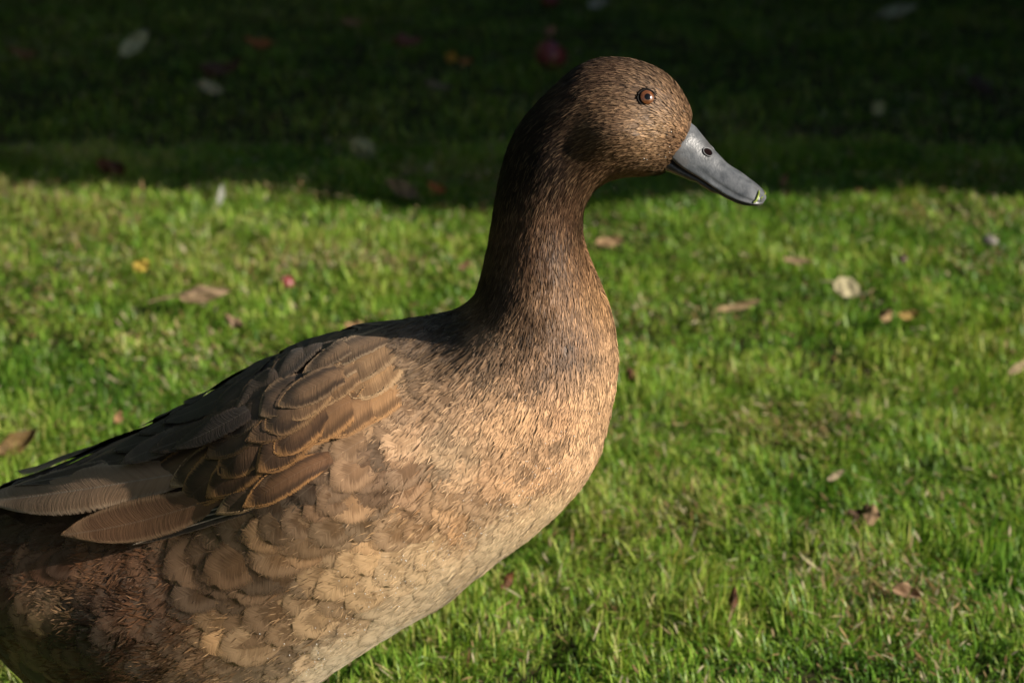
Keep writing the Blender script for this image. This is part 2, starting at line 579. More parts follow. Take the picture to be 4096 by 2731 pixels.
# ------------------------------------------------------------------ the duck: body surface
OUT = np.array([
    # crown, from the bill over the head, down the nape, along the back
    (2778, 530), (2776, 507), (2764, 453), (2751, 410), (2733, 374), (2703, 332), (2672, 301), (2630, 274), (2588, 256), (2545, 243), (2497, 236),
    (2454, 232), (2406, 234), (2369, 241), (2327, 259), (2285, 283), (2248, 317), (2212, 353), (2170, 389), (2139, 423), (2109, 456),
    (2082, 489), (2060, 526), (2042, 562), (2030, 598), (2018, 635), (2009, 671), (2000, 713), (1991, 756), (1982, 804), (1976, 853),
    (1968, 901), (1961, 950), (1948, 1004), (1936, 1059), (1924, 1112), (1909, 1161), (1878, 1203), (1842, 1230), (1782, 1251),
    (1709, 1264), (1624, 1277), (1539, 1294), (1454, 1312), (1370, 1339), (1285, 1367), (1200, 1394), (1151, 1409), (1060, 1451),
    (981, 1488), (921, 1518), (860, 1560), (800, 1609), (739, 1640), (678, 1668), (600, 1712), (515, 1762), (418, 1805), (339, 1847),
    (212, 1910), (100, 1960), (-40, 2010), (-200, 2065), (-400, 2130), (-480, 2190), (-470, 2240), (-350, 2300), (-200, 2380), (-80, 2470),
    (0, 2495), (71, 2585), (149, 2655), (220, 2728), (320, 2825), (460, 2885), (640, 2920), (820, 2905), (1000, 2850), (1150, 2790), (1271, 2731),
    (1332, 2696), (1387, 2650), (1453, 2607), (1514, 2571), (1580, 2530), (1641, 2491), (1707, 2458), (1763, 2431), (1801, 2400),
    (1846, 2364), (1884, 2330), (1929, 2294), (1984, 2254), (2050, 2203), (2105, 2163), (2161, 2118), (2216, 2068), (2266, 2020),
    (2300, 1980), (2327, 1948), (2363, 1894), (2387, 1845), (2406, 1797), (2424, 1730), (2442, 1663), (2454, 1603), (2466, 1524),
    (2470, 1463), (2469, 1403), (2463, 1342), (2454, 1294), (2439, 1233), (2418, 1179), (2396, 1124), (2385, 1100), (2363, 1047),
    (2345, 998), (2330, 944), (2326, 895), (2333, 847), (2348, 804), (2375, 762), (2418, 732), (2454, 716), (2503, 704), (2588, 698),
    (2660, 692), (2696, 664), (2742, 606)], float)

GH = 0.0020


BULGE = [(430, 2330, 0.050, 0.038, 0.010), (1230, 1740, 0.062, 0.050, 0.014), (2500, 570, 0.018, 0.016, 0.0060), (2300, 600, 0.010, 0.022, -0.0030), (2600, 330, 0.014, 0.006, 0.0014), (80, 2330, 0.03, 0.03, 0.008)]


class Body:
    """F(s, d, z) = d^2 - u(s, z): u from a Poisson inflation of the side outline"""

    def __init__(self, outline, shrink=None):
        P = plane_l(outline)[:, [0, 2]]
        if shrink is not None:
            P = P + shrink
        self.P = P
        lo, hi = P.min(0) - 0.03, P.max(0) + 0.03
        self.o = lo
        ns, nz = ((hi - lo) / GH).astype(int) + 1
        self.ns, self.nz = ns, nz
        S, Z = np.meshgrid(lo[0] + np.arange(ns) * GH, lo[1] + np.arange(nz) * GH, indexing='ij')
        q = np.stack([S.ravel(), Z.ravel()], 1)
        ins = np.zeros(len(q), bool)
        dist = np.full(len(q), 9.0)
        A, B = P, np.roll(P, -1, 0)
        for a, b in zip(A, B):
            cr = ((a[1] > q[:, 1]) != (b[1] > q[:, 1])) & (q[:, 0] < (b[0] - a[0]) * (q[:, 1] - a[1]) / (b[1] - a[1] + 1e-12) + a[0])
            ins ^= cr
            e = b - a
            t = np.clip(((q - a) @ e) / (e @ e), 0, 1)
            dist = np.minimum(dist, np.hypot(*(q - a - t[:, None] * e).T))
        ins, dist = ins.reshape(ns, nz), dist.reshape(ns, nz)
        u = np.where(ins, dist * 0.05, 0)
        par = (np.add.outer(np.arange(ns), np.arange(nz)) % 2).astype(bool)
        rhs = 2.15 * GH * GH
        cells = [ins & par, ins & ~par]
        for it in range(700):
            for m in cells:
                nb = np.zeros_like(u)
                nb[1:-1, 1:-1] = (u[2:, 1:-1] + u[:-2, 1:-1] + u[1:-1, 2:] + u[1:-1, :-2] + rhs) * 0.25
                u[m] += 1.93 * (nb[m] - u[m])
        # keep the boundary exact: blend into the distance near the edge
        u = np.where(ins, u, -0.045 * dist)
        k = np.array([1, 4, 6, 4, 1.0]) / 16
        for ax in (0, 1):
            u = sum(w * np.roll(u, i - 2, ax) for i, w in enumerate(k))
        # the thigh, the folded wing and the cheek swell out of the smooth body
        for (bx, by, rx, rz, amp) in BULGE:
            c0 = plane_l((bx, by), -0.03)[0]
            gss = np.exp(-((S - c0[0]) / rx) ** 2 - ((Z - c0[2]) / rz) ** 2)
            u = np.where(u > 0, (np.sqrt(np.maximum(u, 0)) + amp * gss * np.clip(dist / 0.03, 0, 1)) ** 2, u)
        self.u = u
        self.gs, self.gz = np.gradient(u, GH)

    def samp(self, p):
        f = (p[:, [0, 2]] - self.o) / GH
        f[:, 0] = np.clip(f[:, 0], 0, self.ns - 1.001)
        f[:, 1] = np.clip(f[:, 1], 0, self.nz - 1.001)
        i = f.astype(int)
        a = f - i
        w = [(1 - a[:, 0]) * (1 - a[:, 1]), a[:, 0] * (1 - a[:, 1]), (1 - a[:, 0]) * a[:, 1], a[:, 0] * a[:, 1]]
        ix = [(i[:, 0], i[:, 1]), (i[:, 0] + 1, i[:, 1]), (i[:, 0], i[:, 1] + 1), (i[:, 0] + 1, i[:, 1] + 1)]
        return [sum(ww * A[j] for ww, j in zip(w, ix)) for A in (self.u, self.gs, self.gz)]

    def FG(self, p):
        u, gs, gz = self.samp(p)
        return p[:, 1] ** 2 - u, np.stack([-gs, 2 * p[:, 1], -gz], 1)

    def snap(self, p, it=4):
        p = p.copy()
        for _ in range(it):
            F, G = self.FG(p)
            st = G * (F / np.maximum((G * G).sum(1), 1e-6))[:, None]
            l = np.linalg.norm(st, axis=1, keepdims=True)
            p -= st * np.minimum(1, 0.01 / np.maximum(l, 1e-9))
        return p

    def normal(self, p):
        return nrm(self.FG(p)[1])

    def hit(self, px):
        """first point on the surface seen through the pixels; off the body the closest pass"""
        d = nrm(ray_l(px))
        n = len(d)
        best, bt = np.full(n, 1e9), np.zeros(n)
        found = np.zeros(n, bool)
        t0 = DIST - 0.20
        tprev = np.full(n, t0)
        lo, hi = np.full(n, t0), np.full(n, t0)
        for k in range(100):
            t = np.full(n, t0 + k * 0.004)
            F = self.FG(CAML + d * t[:, None])[0]
            new = (F < 0) & ~found
            lo[new], hi[new] = tprev[new], t[new]
            found |= new
            b = (F < best) & ~found
            best[b], bt[b] = F[b], t[b]
            tprev = t
        for _ in range(14):
            m = (lo + hi) / 2
            F = self.FG(CAML + d * m[:, None])[0]
            ins = F < 0
            hi = np.where(ins, m, hi)
            lo = np.where(ins, lo, m)
        t = np.where(found, (lo + hi) / 2, bt)
        p = CAML + d * t[:, None]
        if not found.all():
            p[~found] = self.snap(p[~found], 12)
        return p, found

    def mesh(self):
        h = GH * 1.5
        D = 0.10
        s = np.arange(self.o[0], self.o[0] + self.ns * GH, h)
        z = np.arange(self.o[1], self.o[1] + self.nz * GH, h)
        d = np.arange(-D, D + h, h)
        ss, zz = np.meshgrid(s, z, indexing='ij')
        u = self.samp(np.stack([ss.ravel(), 0 * ss.ravel(), zz.ravel()], 1))[0].reshape(ss.shape)
        G = d[None, :, None] ** 2 - u[:, None, :]
        ins = G < 0
        c = np.zeros(np.array(G.shape) - 1, np.int8)
        sl = (slice(0, -1), slice(1, None))
        for a in sl:
            for b in sl:
                for e in sl:
                    c += ins[a, b, e]
        cell = (c > 0) & (c < 8)
        idx = np.full(cell.shape, -1)
        I = np.argwhere(cell)
        idx[cell] = np.arange(len(I))
        V = np.stack([s[I[:, 0]], d[I[:, 1]], z[I[:, 2]]], 1) + h / 2
        V = self.snap(V, 8)
        Fq = []
        for ax in range(3):
            o1, o2 = [a for a in range(3) if a != ax]
            A = np.take(ins, range(0, ins.shape[ax] - 1), ax)
            B = np.take(ins, range(1, ins.shape[ax]), ax)
            E = np.argwhere(A != B)
            fl = A[tuple(E.T)]
            quad = []
            for a, b in ((-1, -1), (0, -1), (0, 0), (-1, 0)):
                e = E.copy()
                e[:, o1] += a
                e[:, o2] += b
                quad.append(idx[tuple(e.T)])
            Q = np.stack(quad, 1)
            flip = fl if ax != 1 else ~fl
            Q[~flip] = Q[~flip][:, ::-1]
            Fq.append(Q)
        return V, np.concatenate(Fq)


body = Body(OUT)
# the camera looks down on the round body, so its seen outline lies a little outside its middle plane: pull the outline in until it fits
shrink = np.zeros((len(OUT), 2))
bp = body.P
for k in range(2):
    B = Body(OUT, shrink) if k else body
    nrm2 = np.roll(bp, -1, 0) - np.roll(bp, 1, 0)
    nrm2 = nrm(np.stack([-nrm2[:, 1], nrm2[:, 0]], 1))     # outward or inward, signed below
    test = B.samp(np.stack([bp[:, 0] + nrm2[:, 0] * .006, 0 * bp[:, 0], bp[:, 1] + nrm2[:, 1] * .006], 1))[0]
    nrm2[test > 0] *= -1
    # how far outside the wanted outline the seen body still reaches, measured through pixels
    over = np.zeros(len(OUT))
    for stp in np.arange(-0.012, 0.0125, 0.001):
        q = bp + nrm2 * stp
        px = to_px(np.stack([q[:, 0], 0 * q[:, 0], q[:, 1]], 1))
        _, f = B.hit(px)
        over[f] = np.maximum(over[f], stp + 0.012)
    over -= 0.012
    ks = np.ones(5) / 5
    ov = np.convolve(np.r_[over[-2:], over, over[:2]], ks, 'valid')
    shrink -= nrm2 * (ov + 0.0012)[:, None]
    print('outline overshoot mm', np.round(np.abs(over).mean() * 1000, 2), np.round(over.max() * 1000, 1), np.round(over.min() * 1000, 1))
body = Body(OUT, shrink)
print('half width cm: head %.2f neck %.2f body %.2f' % tuple(100 * np.sqrt(np.maximum(body.samp(plane_l([(2450, 470), (2150, 950), (1500, 2000)]))[0], 0))))

duck = bpy.data.objects.new('duck', None)
col.objects.link(duck)
duck.rotation_euler = (0, 0, -YAW)
tag(duck, 'brown duck with grey bill standing on the sunlit lawn', 'duck')

BV, BF = body.mesh()
obj('body', mesh_np('body', BV, BF), M['skin'], duck)


# ---- fields read in picture pixels on the near side; the far side mirrors them
def near_px(p):
    q = p.copy()
    q[:, 1] = -np.abs(q[:, 1])
    return to_px(q)


def field(px, ctrl, r=70.0, pw=1.6):
    ctrl = np.array(ctrl, float)
    out = np.zeros((len(px), ctrl.shape[1] - 2))
    for i in range(0, len(px), 20000):
        d2 = ((px[i:i + 20000, None, :] - ctrl[None, :, :2]) ** 2).sum(-1)
        w = 1 / (d2 + r * r) ** pw
        out[i:i + 20000] = (w @ ctrl[:, 2:]) / w.sum(1, keepdims=True)
    return out


FLOW = [(2730, 430, -.45, -.9), (2660, 320, -.8, -.6), (2560, 262, -1, -.2), (2450, 260, -1, .08), (2330, 300, -.85, .5), (2200, 420, -.65, .75), (2060, 620, -.3, .95),
        (2720, 520, -.9, -.2), (2650, 560, -1, .1), (2640, 640, -1, .1), (2500, 560, -1, .12), (2520, 470, -1, .05), (2400, 580, -.95, .3), (2320, 500, -.88, .45), (2250, 420, -.8, .6),
        (2600, 660, -1, .1), (2480, 660, -.98, .15), (2480, 420, -1, .15), (2450, 705, -.85, .4), (2390, 740, -.6, .8), (2300, 760, -.45, .9), (2180, 720, -.3, .95), (2080, 820, -.12, 1),
        (2250, 900, -.12, 1), (2150, 1050, 0, 1), (2310, 1050, .15, 1), (2400, 1230, .22, 1), (2200, 1250, .02, 1), (2000, 1150, -.25, .95), (1900, 1260, -.9, .45), (2050, 1300, -.35, .9),
        (2440, 1450, .02, 1), (2300, 1450, -.08, 1), (2150, 1450, -.25, 1), (2430, 1700, -.18, 1), (2300, 1700, -.28, .95), (2350, 1900, -.5, .87), (2150, 1700, -.45, .9), (2000, 1600, -.6, .75),
        (2200, 2030, -.66, .75), (2000, 1900, -.65, .75), (2000, 2200, -.8, .6), (1800, 2000, -.72, .68), (1800, 2300, -.82, .57), (1600, 1800, -.75, .65), (1700, 1500, -.88, .5),
        (1500, 2100, -.85, .5), (1500, 2500, -.85, .5), (1300, 2650, -.87, .48), (1200, 2200, -.95, .3), (1100, 2500, -.9, .4), (800, 2300, -1, .15), (600, 2600, -.9, .3), (300, 2300, -1, .15),
        (200, 2550, -.9, .4), (1500, 1330, -.97, .25), (1200, 1420, -.9, .42), (900, 1560, -.85, .5), (600, 1720, -.87, .5), (200, 1920, -.92, .38), (-300, 2050, -.97, .2)]


def flow_dir(p, n):
    f = nrm(field(near_px(p), FLOW))
    d3 = RGL * f[:, :1] - UPL * f[:, 1:2]
    sgn = np.where(p[:, 1] > 0, -1.0, 1.0)
    nn = n.copy()
    nn[:, 1] *= sgn
    vn = nn @ FWDL
    lam = -(d3 * nn).sum(1) / np.minimum(vn, -0.35)
    t = d3 + FWDL * lam[:, None]
    t -= nn * (t * nn).sum(1, keepdims=True)
    t[:, 1] *= sgn
    return nrm(t)


TINT = [(2700, 400, 105, 78, 55), (2600, 290, 98, 76, 58), (2450, 280, 82, 60, 44), (2300, 340, 74, 53, 38), (2150, 480, 50, 36, 27), (2040, 700, 48, 34, 25), (2240, 570, 52, 37, 27), (2250, 660, 54, 38, 27), (2180, 620, 44, 31, 23),  # last points darken the groove behind the cheek: shade put into the colour
        (2640, 520, 150, 118, 84), (2600, 600, 140, 108, 76), (2500, 600, 118, 88, 60), (2440, 470, 100, 74, 50), (2700, 560, 96, 66, 42), (2640, 670, 92, 68, 46), (2400, 660, 98, 70, 46),
        (2300, 780, 84, 58, 38), (2250, 900, 86, 58, 36), (2150, 1000, 80, 54, 34), (2320, 1050, 116, 82, 52), (2380, 1180, 150, 110, 70), (2250, 1150, 118, 84, 54), (2150, 1250, 92, 66, 44),
        (2000, 1150, 68, 50, 38), (1800, 1270, 74, 58, 46), (2430, 1400, 186, 142, 94), (2300, 1330, 130, 94, 60), (2240, 1400, 122, 88, 56), (2380, 1550, 198, 152, 100), (2250, 1600, 170, 124, 76),
        (2100, 1450, 138, 102, 66), (1950, 1400, 140, 108, 76), (2100, 1650, 190, 142, 88), (1950, 1650, 196, 148, 94), (1900, 1500, 176, 134, 88), (2380, 1800, 200, 156, 106), (2200, 1850, 196, 146, 92),
        (2000, 1850, 190, 142, 90), (2250, 2000, 214, 180, 136), (2050, 2130, 218, 188, 148), (1850, 2300, 218, 190, 152), (1650, 2450, 222, 196, 160), (1450, 2570, 224, 200, 166), (1750, 2150, 200, 166, 122),
        (1750, 1850, 176, 128, 78), (1600, 2050, 174, 132, 86), (1550, 2300, 184, 148, 104), (1400, 2400, 172, 136, 94), (1300, 2150, 142, 102, 62), (1200, 2350, 136, 98, 60), (1100, 2600, 160, 128, 92),
        (1350, 1900, 122, 86, 54), (1000, 2250, 112, 78, 48), (800, 2400, 98, 68, 44), (900, 2600, 100, 72, 46), (600, 2250, 108, 76, 52), (500, 2450, 84, 58, 38), (300, 2250, 112, 74, 44), (200, 2500, 92, 66, 44),
        (100, 2300, 88, 54, 32), (0, 2500, 60, 44, 30), (400, 2680, 72, 52, 36), (1650, 1400, 128, 100, 74), (1500, 1340, 92, 74, 58), (1300, 1400, 78, 62, 48), (1100, 1480, 70, 55, 43), (900, 1600, 66, 52, 41),
        (600, 1750, 70, 56, 44), (200, 1950, 66, 52, 42), (-300, 2100, 70, 54, 40), (1700, 1600, 150, 112, 72)]
TINT += [(1420, 1560, 166, 130, 92), (1280, 1640, 134, 102, 70), (1050, 1790, 104, 77, 52), (1520, 1420, 146, 118, 88), (1620, 1500, 176, 140, 100), (1350, 1470, 128, 102, 76), (900, 1900, 96, 70, 48), (1180, 1560, 96, 75, 57),
         (1650, 1815, 92, 62, 38), (1620, 1860, 96, 66, 40), (1340, 1885, 48, 33, 22), (1285, 1935, 58, 41, 27), (1150, 2260, 98, 69, 43), (1230, 2290, 110, 78, 48), (700, 2420, 70, 50, 34), (360, 2500, 56, 40, 27), (130, 2420, 54, 37, 25),  # dark flank mottling, with patchy soft shadow put into the colour
         (1800, 1740, 206, 166, 114), (1880, 1760, 208, 170, 120), (1560, 2240, 192, 152, 104), (1000, 2480, 152, 114, 72), (230, 2440, 182, 152, 116), (190, 2420, 176, 146, 110), (640, 2280, 128, 96, 68), (1420, 2250, 170, 130, 84),
         (1480, 2380, 150, 112, 72), (1900, 2060, 160, 116, 72), (1720, 2030, 150, 106, 64), (1950, 2260, 200, 168, 128), (1600, 2400, 206, 174, 134), (1250, 2500, 148, 112, 74)]
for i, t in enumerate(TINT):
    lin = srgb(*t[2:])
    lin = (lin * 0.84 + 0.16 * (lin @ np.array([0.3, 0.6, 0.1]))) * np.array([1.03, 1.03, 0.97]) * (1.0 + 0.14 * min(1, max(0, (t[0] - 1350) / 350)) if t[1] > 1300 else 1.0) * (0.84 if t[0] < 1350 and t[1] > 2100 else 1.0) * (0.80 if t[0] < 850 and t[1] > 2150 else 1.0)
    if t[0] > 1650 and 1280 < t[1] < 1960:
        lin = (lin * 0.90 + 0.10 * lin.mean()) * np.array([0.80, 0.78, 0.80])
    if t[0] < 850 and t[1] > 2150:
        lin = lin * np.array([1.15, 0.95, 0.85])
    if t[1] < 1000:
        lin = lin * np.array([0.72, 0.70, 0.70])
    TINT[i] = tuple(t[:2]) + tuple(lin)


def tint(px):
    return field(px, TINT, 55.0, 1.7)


def mottle(px):
    """soft brown and pale flecks, drawn out along the lie of the breast and flank feathers"""
    a, b = px @ np.array([-0.74, 0.67]), px @ np.array([0.67, 0.74])
    m = 0.55 * vnoise(a, b, 1.0, 33, (170, 62)) + 0.45 * vnoise(a, b, 1.0, 35, (90, 34))
    return np.clip((m - 0.5) * 1.45 + 0.5, 0.08, 1)


def sample_surface(n, seed):
    r = np.random.default_rng(seed)
    a, b, c, d = (BV[BF[:, i]] for i in range(4))
    area = 0.5 * np.linalg.norm(np.cross(c - a, d - b), axis=1)
    f = r.choice(len(BF), n, p=area / area.sum())
    u, v = r.random((2, n, 1))
    p = (a[f] * (1 - u) + b[f] * u) * (1 - v) + (d[f] * (1 - u) + c[f] * u) * v
    p = body.snap(p, 3)
    return p, body.normal(p)


def lim3(q):
    return np.maximum(q * np.minimum(1, 0.75 / q.max(1, keepdims=True)), 0.003)


EYE_PX = np.array([2586, 392.0])


def strand_mesh(p, n, t, L, w, lift, c, roll, tipc=None, root_h=0.0004, snap=True):
    b = nrm(np.cross(n, t))
    b = b * np.cos(roll)[:, None] + n * np.sin(roll)[:, None]
    mid, tip = p + t * (L * 0.5)[:, None], p + t * L[:, None]
    if snap:
        mid, tip = body.snap(mid, 2), body.snap(tip, 3)
    r0 = p + n * root_h
    mid = mid + n * (root_h + lift * 0.55)[:, None]
    tip = tip + n * (root_h + lift)[:, None]
    w = w[:, None]
    V = np.stack([r0 - b * w * .35, r0 + b * w * .35, mid - b * w * .5, mid + b * w * .5, tip], 1).reshape(-1, 3)
    k = len(p)
    F = (np.arange(k)[:, None, None] * 5 + np.array([[0, 1, 3], [0, 3, 2], [2, 3, 4]])[None]).reshape(-1, 3)
    tipc = c if tipc is None else tipc
    C = np.stack([c * 0.8, c * 0.8, c, c, tipc], 1).reshape(-1, 3)
    NV_ = nrm(n + b * (np.sin(roll) * 1.3)[:, None] - t * 0.12)
    return V, F, np.concatenate([C, np.repeat(NV_, 5, 0)], 1)


def join(parts):
    o, V, F, C = 0, [], [], []
    for v, f, c in parts:
        V.append(v); F.append(f + o); C.append(c)
        o += len(v)
    return np.concatenate(V), np.concatenate(F), np.concatenate(C)


# ---- fine feathering of head and neck, and the streaky overlay on the breast
def fine_plumage():
    r = np.random.default_rng(21)
    p, n = sample_surface(480000, 22)
    px = near_px(p)
    neck_y = 1300 + 0.25 * (px[:, 0] - 2100)
    head = px[:, 1] < neck_y
    hn = np.clip((neck_y + 500 - px[:, 1]) / 500, 0, 1)            # 1 on head and neck, fades down the breast
    front = np.clip((px[:, 0] - 1500) / 500, 0, 1)
    dens = np.where(head, 1.0, 0.006 + 0.15 * front * hn)
    rear = np.clip((1000 - px[:, 0]) / 300, 0, 1) * np.clip((px[:, 1] - 2150) / 60, 0, 1)
    dens = np.maximum(dens, rear * 0.14)
    keep = r.random(len(p)) < dens
    ed = np.hypot(*((px - EYE_PX) / np.array([1.15, 1.0])).T)
    keep &= ed > 37
    keep &= px[:, 0] > -200
    keep &= ~((px[:, 1] > 470) & (px[:, 1] < 720) & (px[:, 0] > np.interp(px[:, 1], [470, 489, 532, 574, 612, 640, 690, 720], [2790, 2752, 2748, 2730, 2703, 2688, 2664, 2655])))
    p, n, px, head, hn, rear = p[keep], n[keep], px[keep], head[keep], hn[keep], rear[keep]
    t = flow_dir(p, n)
    b = np.cross(n, t)
    t = nrm(t + b * (r.normal(0, 0.13, len(p)) + rear * (r.normal(0, 0.35, len(p)) + 2.2 * (vnoise(px[:, 0], px[:, 1], 120, 36) - 0.5)))[:, None])
    face = np.clip((px[:, 0] - 2250) / 350, 0, 1) * (px[:, 1] < 720)
    L = np.where(head, 0.0085 - 0.0045 * face, 0.0085) * r.uniform(0.75, 1.3, len(p))
    w = np.where(head, 0.00075, 0.0011) * r.uniform(0.6, 1.3, len(p))
    lift = np.where(head, 0.0006, 0.0007) * r.uniform(0.2, 1.9, len(p))
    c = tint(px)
    mot = np.where(head, vnoise(px[:, 0], px[:, 1], 34, 31) * .5 + vnoise(px[:, 0], px[:, 1], 90, 32) * .5, mottle(px))
    mot = mot + rear * 1.8 * (vnoise(px[:, 0], px[:, 1], 95, 34) - 0.45)
    c = c * np.maximum(0.25, 0.52 + 0.95 * mot)[:, None] * np.exp(r.normal(0, 0.15, len(p)) * np.where(head, 1.4, 0.8))[:, None]
    lite = r.random(len(p)) < np.where(head, 0.15 + 0.30 * face, 0.10)
    tipc = c.copy()
    tipc[lite] = c[lite] * 1.6 + np.array([0.10, 0.07, 0.04])
    c[lite] = c[lite] * 1.35 + np.array([0.03, 0.02, 0.01])
    dk = r.random(len(p)) < np.where(head, 0.22, 0.06)
    c[dk] *= 0.5
    return strand_mesh(p, n, t, L, w, lift, lim3(c), r.normal(0, 0.2, len(p)), lim3(tipc), 0.0006)


v, f, c = fine_plumage()
obj('fine_plumage', mesh_np('fine_plumage', v, f, True, {'col': c[:, :3], 'nv': c[:, 3:]}), M['strand'], duck, 'stuff')


# ---- contour feathers of breast, back, flank and belly
def feather_grid(nu, nv):
    u = np.linspace(-1, 1, nu)
    v = 1 - (1 - np.linspace(0, 1, nv)) ** 1.6
    U, Vv = np.meshgrid(u, v)
    return U.ravel(), Vv.ravel()


def vane(v, full=0.55, p=2.3):
    a = 0.18 + 0.82 * np.sin(np.minimum(v / full, 1) * np.pi / 2)
    q = np.clip((v - full) / (1 - full), 0, 1)
    return a * np.sqrt(np.clip(1 - q ** p, 0.0, 1))


def in_poly(q, poly):
    P = np.array(poly, float)
    ins = np.zeros(len(q), bool)
    for a, b in zip(P, np.roll(P, -1, 0)):
        ins ^= ((a[1] > q[:, 1]) != (b[1] > q[:, 1])) & (q[:, 0] < (b[0] - a[0]) * (q[:, 1] - a[1]) / (b[1] - a[1] + 1e-12) + a[0])
    return ins


def contour_feathers():
    r = np.random.default_rng(41)
    p, n = sample_surface(60000, 42)
    px = near_px(p)
    size = field(px, [(2400, 1300, .9), (2100, 1350, 1.0), (2000, 1250, .9), (2430, 1600, 1.15), (2200, 1600, 1.3), (2350, 1900, 1.5), (2000, 1650, 1.5), (1900, 1500, 1.5), (1700, 1400, 1.6),
                      (2100, 2050, 1.8), (1800, 2300, 2.1), (1800, 1900, 2.1), (1500, 1800, 2.4), (1500, 2200, 2.9), (1400, 2550, 2.4), (1200, 2400, 3.0), (1000, 2250, 3.0), (800, 2500, 2.2), (500, 2300, 1.6),
                      (300, 2300, 2.0), (200, 2550, 2.0), (1400, 1400, 1.8), (1000, 1550, 2.2), (500, 1800, 2.6), (-200, 2100, 3.0)], 90)[:, 0] / 100
    size = size * np.where(px[:, 0] < 1800, 1.15, 1.0)
    ok = px[:, 1] > 1235 + 0.22 * (px[:, 0] - 2100) + r.normal(0, 25, len(p))
    ok &= ~in_poly(px, [(1230, 1500), (1200, 1740), (1120, 1840), (1020, 1940), (900, 2040), (700, 2060), (300, 2140), (0, 2090), (-300, 2080), (-250, 2000), (200, 1920), (600, 1745), (900, 1580), (1080, 1500)])
    p, n, px, size = p[ok], n[ok], px[ok], size[ok]
    cell = 0.02
    hsh = {}
    keep = []
    for i in range(len(p)):
        sp = size[i] * 0.30
        key = tuple(np.floor(p[i] / cell).astype(int))
        good = True
        for a in (-1, 0, 1):
            for b in (-1, 0, 1):
                for c in (-1, 0, 1):
                    for j in hsh.get((key[0] + a, key[1] + b, key[2] + c), ()):
                        e = p[i] - p[j]
                        if e @ e < sp * sp:
                            good = False
                            break
                    if not good:
                        break
                if not good:
                    break
            if not good:
                break
        if good:
            keep.append(i)
            hsh.setdefault(key, []).append(i)
    p, n, px, size = p[keep], n[keep], px[keep], size[keep]
    N = len(p)
    print('contour feathers', N)
    t = flow_dir(p, n)
    b0 = np.cross(n, t)
    t = nrm(t + b0 * r.normal(0, 0.16, N)[:, None])
    b = np.cross(n, t)
    L = size * r.uniform(1.05, 1.5, N)
    W = L * r.uniform(0.30, 0.40, N)
    NU, NV = 7, 10
    U, Vv = feather_grid(NU, NV)
    K = len(U)
    wv = vane(Vv)
    P = p[:, None, :] + t[:, None, :] * ((Vv - 0.12)[None, :, None] * L[:, None, None]) + b[:, None, :] * ((U * wv)[None, :, None] * W[:, None, None])
    # vane edges sweep back
    P += t[:, None, :] * (-(np.abs(U) ** 2 * 0.10)[None, :, None] * L[:, None, None])
    flat = body.snap(P.reshape(-1, 3), 4)
    nn = body.normal(flat)
    lift = (0.0005 + 0.008 * L) * r.uniform(0.6, 1.5, N)
    camb = 0.006 * L * r.uniform(0.5, 1.6, N)
    curl = r.normal(0, 0.004, N) * L
    hgt = 0.0003 + lift[:, None] * Vv[None] + camb[:, None] * (1 - U ** 2)[None] * wv[None] + curl[:, None] * (U * Vv)[None]
    hgt *= np.where(Vv < 0.05, 0.3, 1)[None]
    rear_fluff = np.clip((700 - px[:, 0]) / 500, 0, 1) * np.clip((px[:, 1] - 2150) / 100, 0, 1)
    hgt *= (1 + 0.4 * rear_fluff * r.uniform(0, 1.5, N))[:, None]
    # the flank feathers lap up over the lower edge of the wing
    lap = np.zeros(N)
    for (ax_, ay_) in ((1480, 1800), (1430, 1880), (1370, 1950), (1300, 2020), (1220, 2090), (1130, 2150), (1040, 2200), (940, 2240)):
        lap = np.maximum(lap, np.exp(-((px[:, 0] - ax_) ** 2 + (px[:, 1] - ay_) ** 2) / 130.0 ** 2))
    lap = lap * 0.0012
    hgt += lap[:, None] * np.clip(Vv * 1.6, 0, 1)[None]
    V = flat + nn * hgt.reshape(-1)[:, None]
    F = (np.arange(N)[:, None, None] * K + grid_faces(NU, NV)[None]).reshape(-1, 4)
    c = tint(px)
    mot = mottle(px)
    rear = np.clip((900 - px[:, 0]) / 300, 0, 1) * np.clip((px[:, 1] - 2150) / 60, 0, 1)
    mot = mot + rear * 1.8 * (vnoise(px[:, 0], px[:, 1], 95, 34) - 0.45)
    br = np.exp(r.normal(0, 0.26, N)) * np.maximum(0.3, 0.42 + 1.12 * mot)
    c = c * br[:, None]
    pale = field(px, [(2300, 1500, .2), (2200, 1800, .5), (1900, 1650, .6), (1750, 2200, 1.0), (2050, 2130, 1.0), (1500, 2560, 1.0), (1400, 2250, .6), (1000, 2400, .3), (500, 2400, .4), (1300, 1450, .3)], 90)
    edge = c * 1.25 + np.array([0.10, 0.085, 0.060]) * pale + 0.02
    lim = lambda q: q * np.minimum(1, 0.72 / q.max(1, keepdims=True))
    c, edge = lim(c), lim(edge)
    frg = np.clip(field(px, [(2300, 1500, .35), (2200, 1900, .6), (1900, 1600, .8), (1700, 1450, .8), (1500, 2200, .7), (1800, 2350, .8), (1300, 1450, .5), (900, 1600, .35), (400, 1850, .3), (600, 2300, .6), (1100, 2500, .6)], 80)[:, 0] * r.uniform(.5, 1.3, N), 0, 1)
    band = r.uniform(0, 1.0, N) ** 0.7
    rim = np.maximum(np.abs(U) * 0.85 * np.clip(Vv * 3, 0, 1), np.clip((Vv - 0.45) / 0.55, 0, 1) ** 1.1)
    rim = np.where(np.abs(U) > 0.98, np.clip(Vv * 3, 0, 1), rim)
    rnd = r.random(N)
    RM = np.stack([np.broadcast_to(rim, (N, K)), np.broadcast_to(np.abs(U), (N, K)), np.broadcast_to(rnd[:, None], (N, K))], -1).reshape(-1, 3)
    PR_ = np.stack([frg, r.uniform(0, 0.15, N), band], -1)
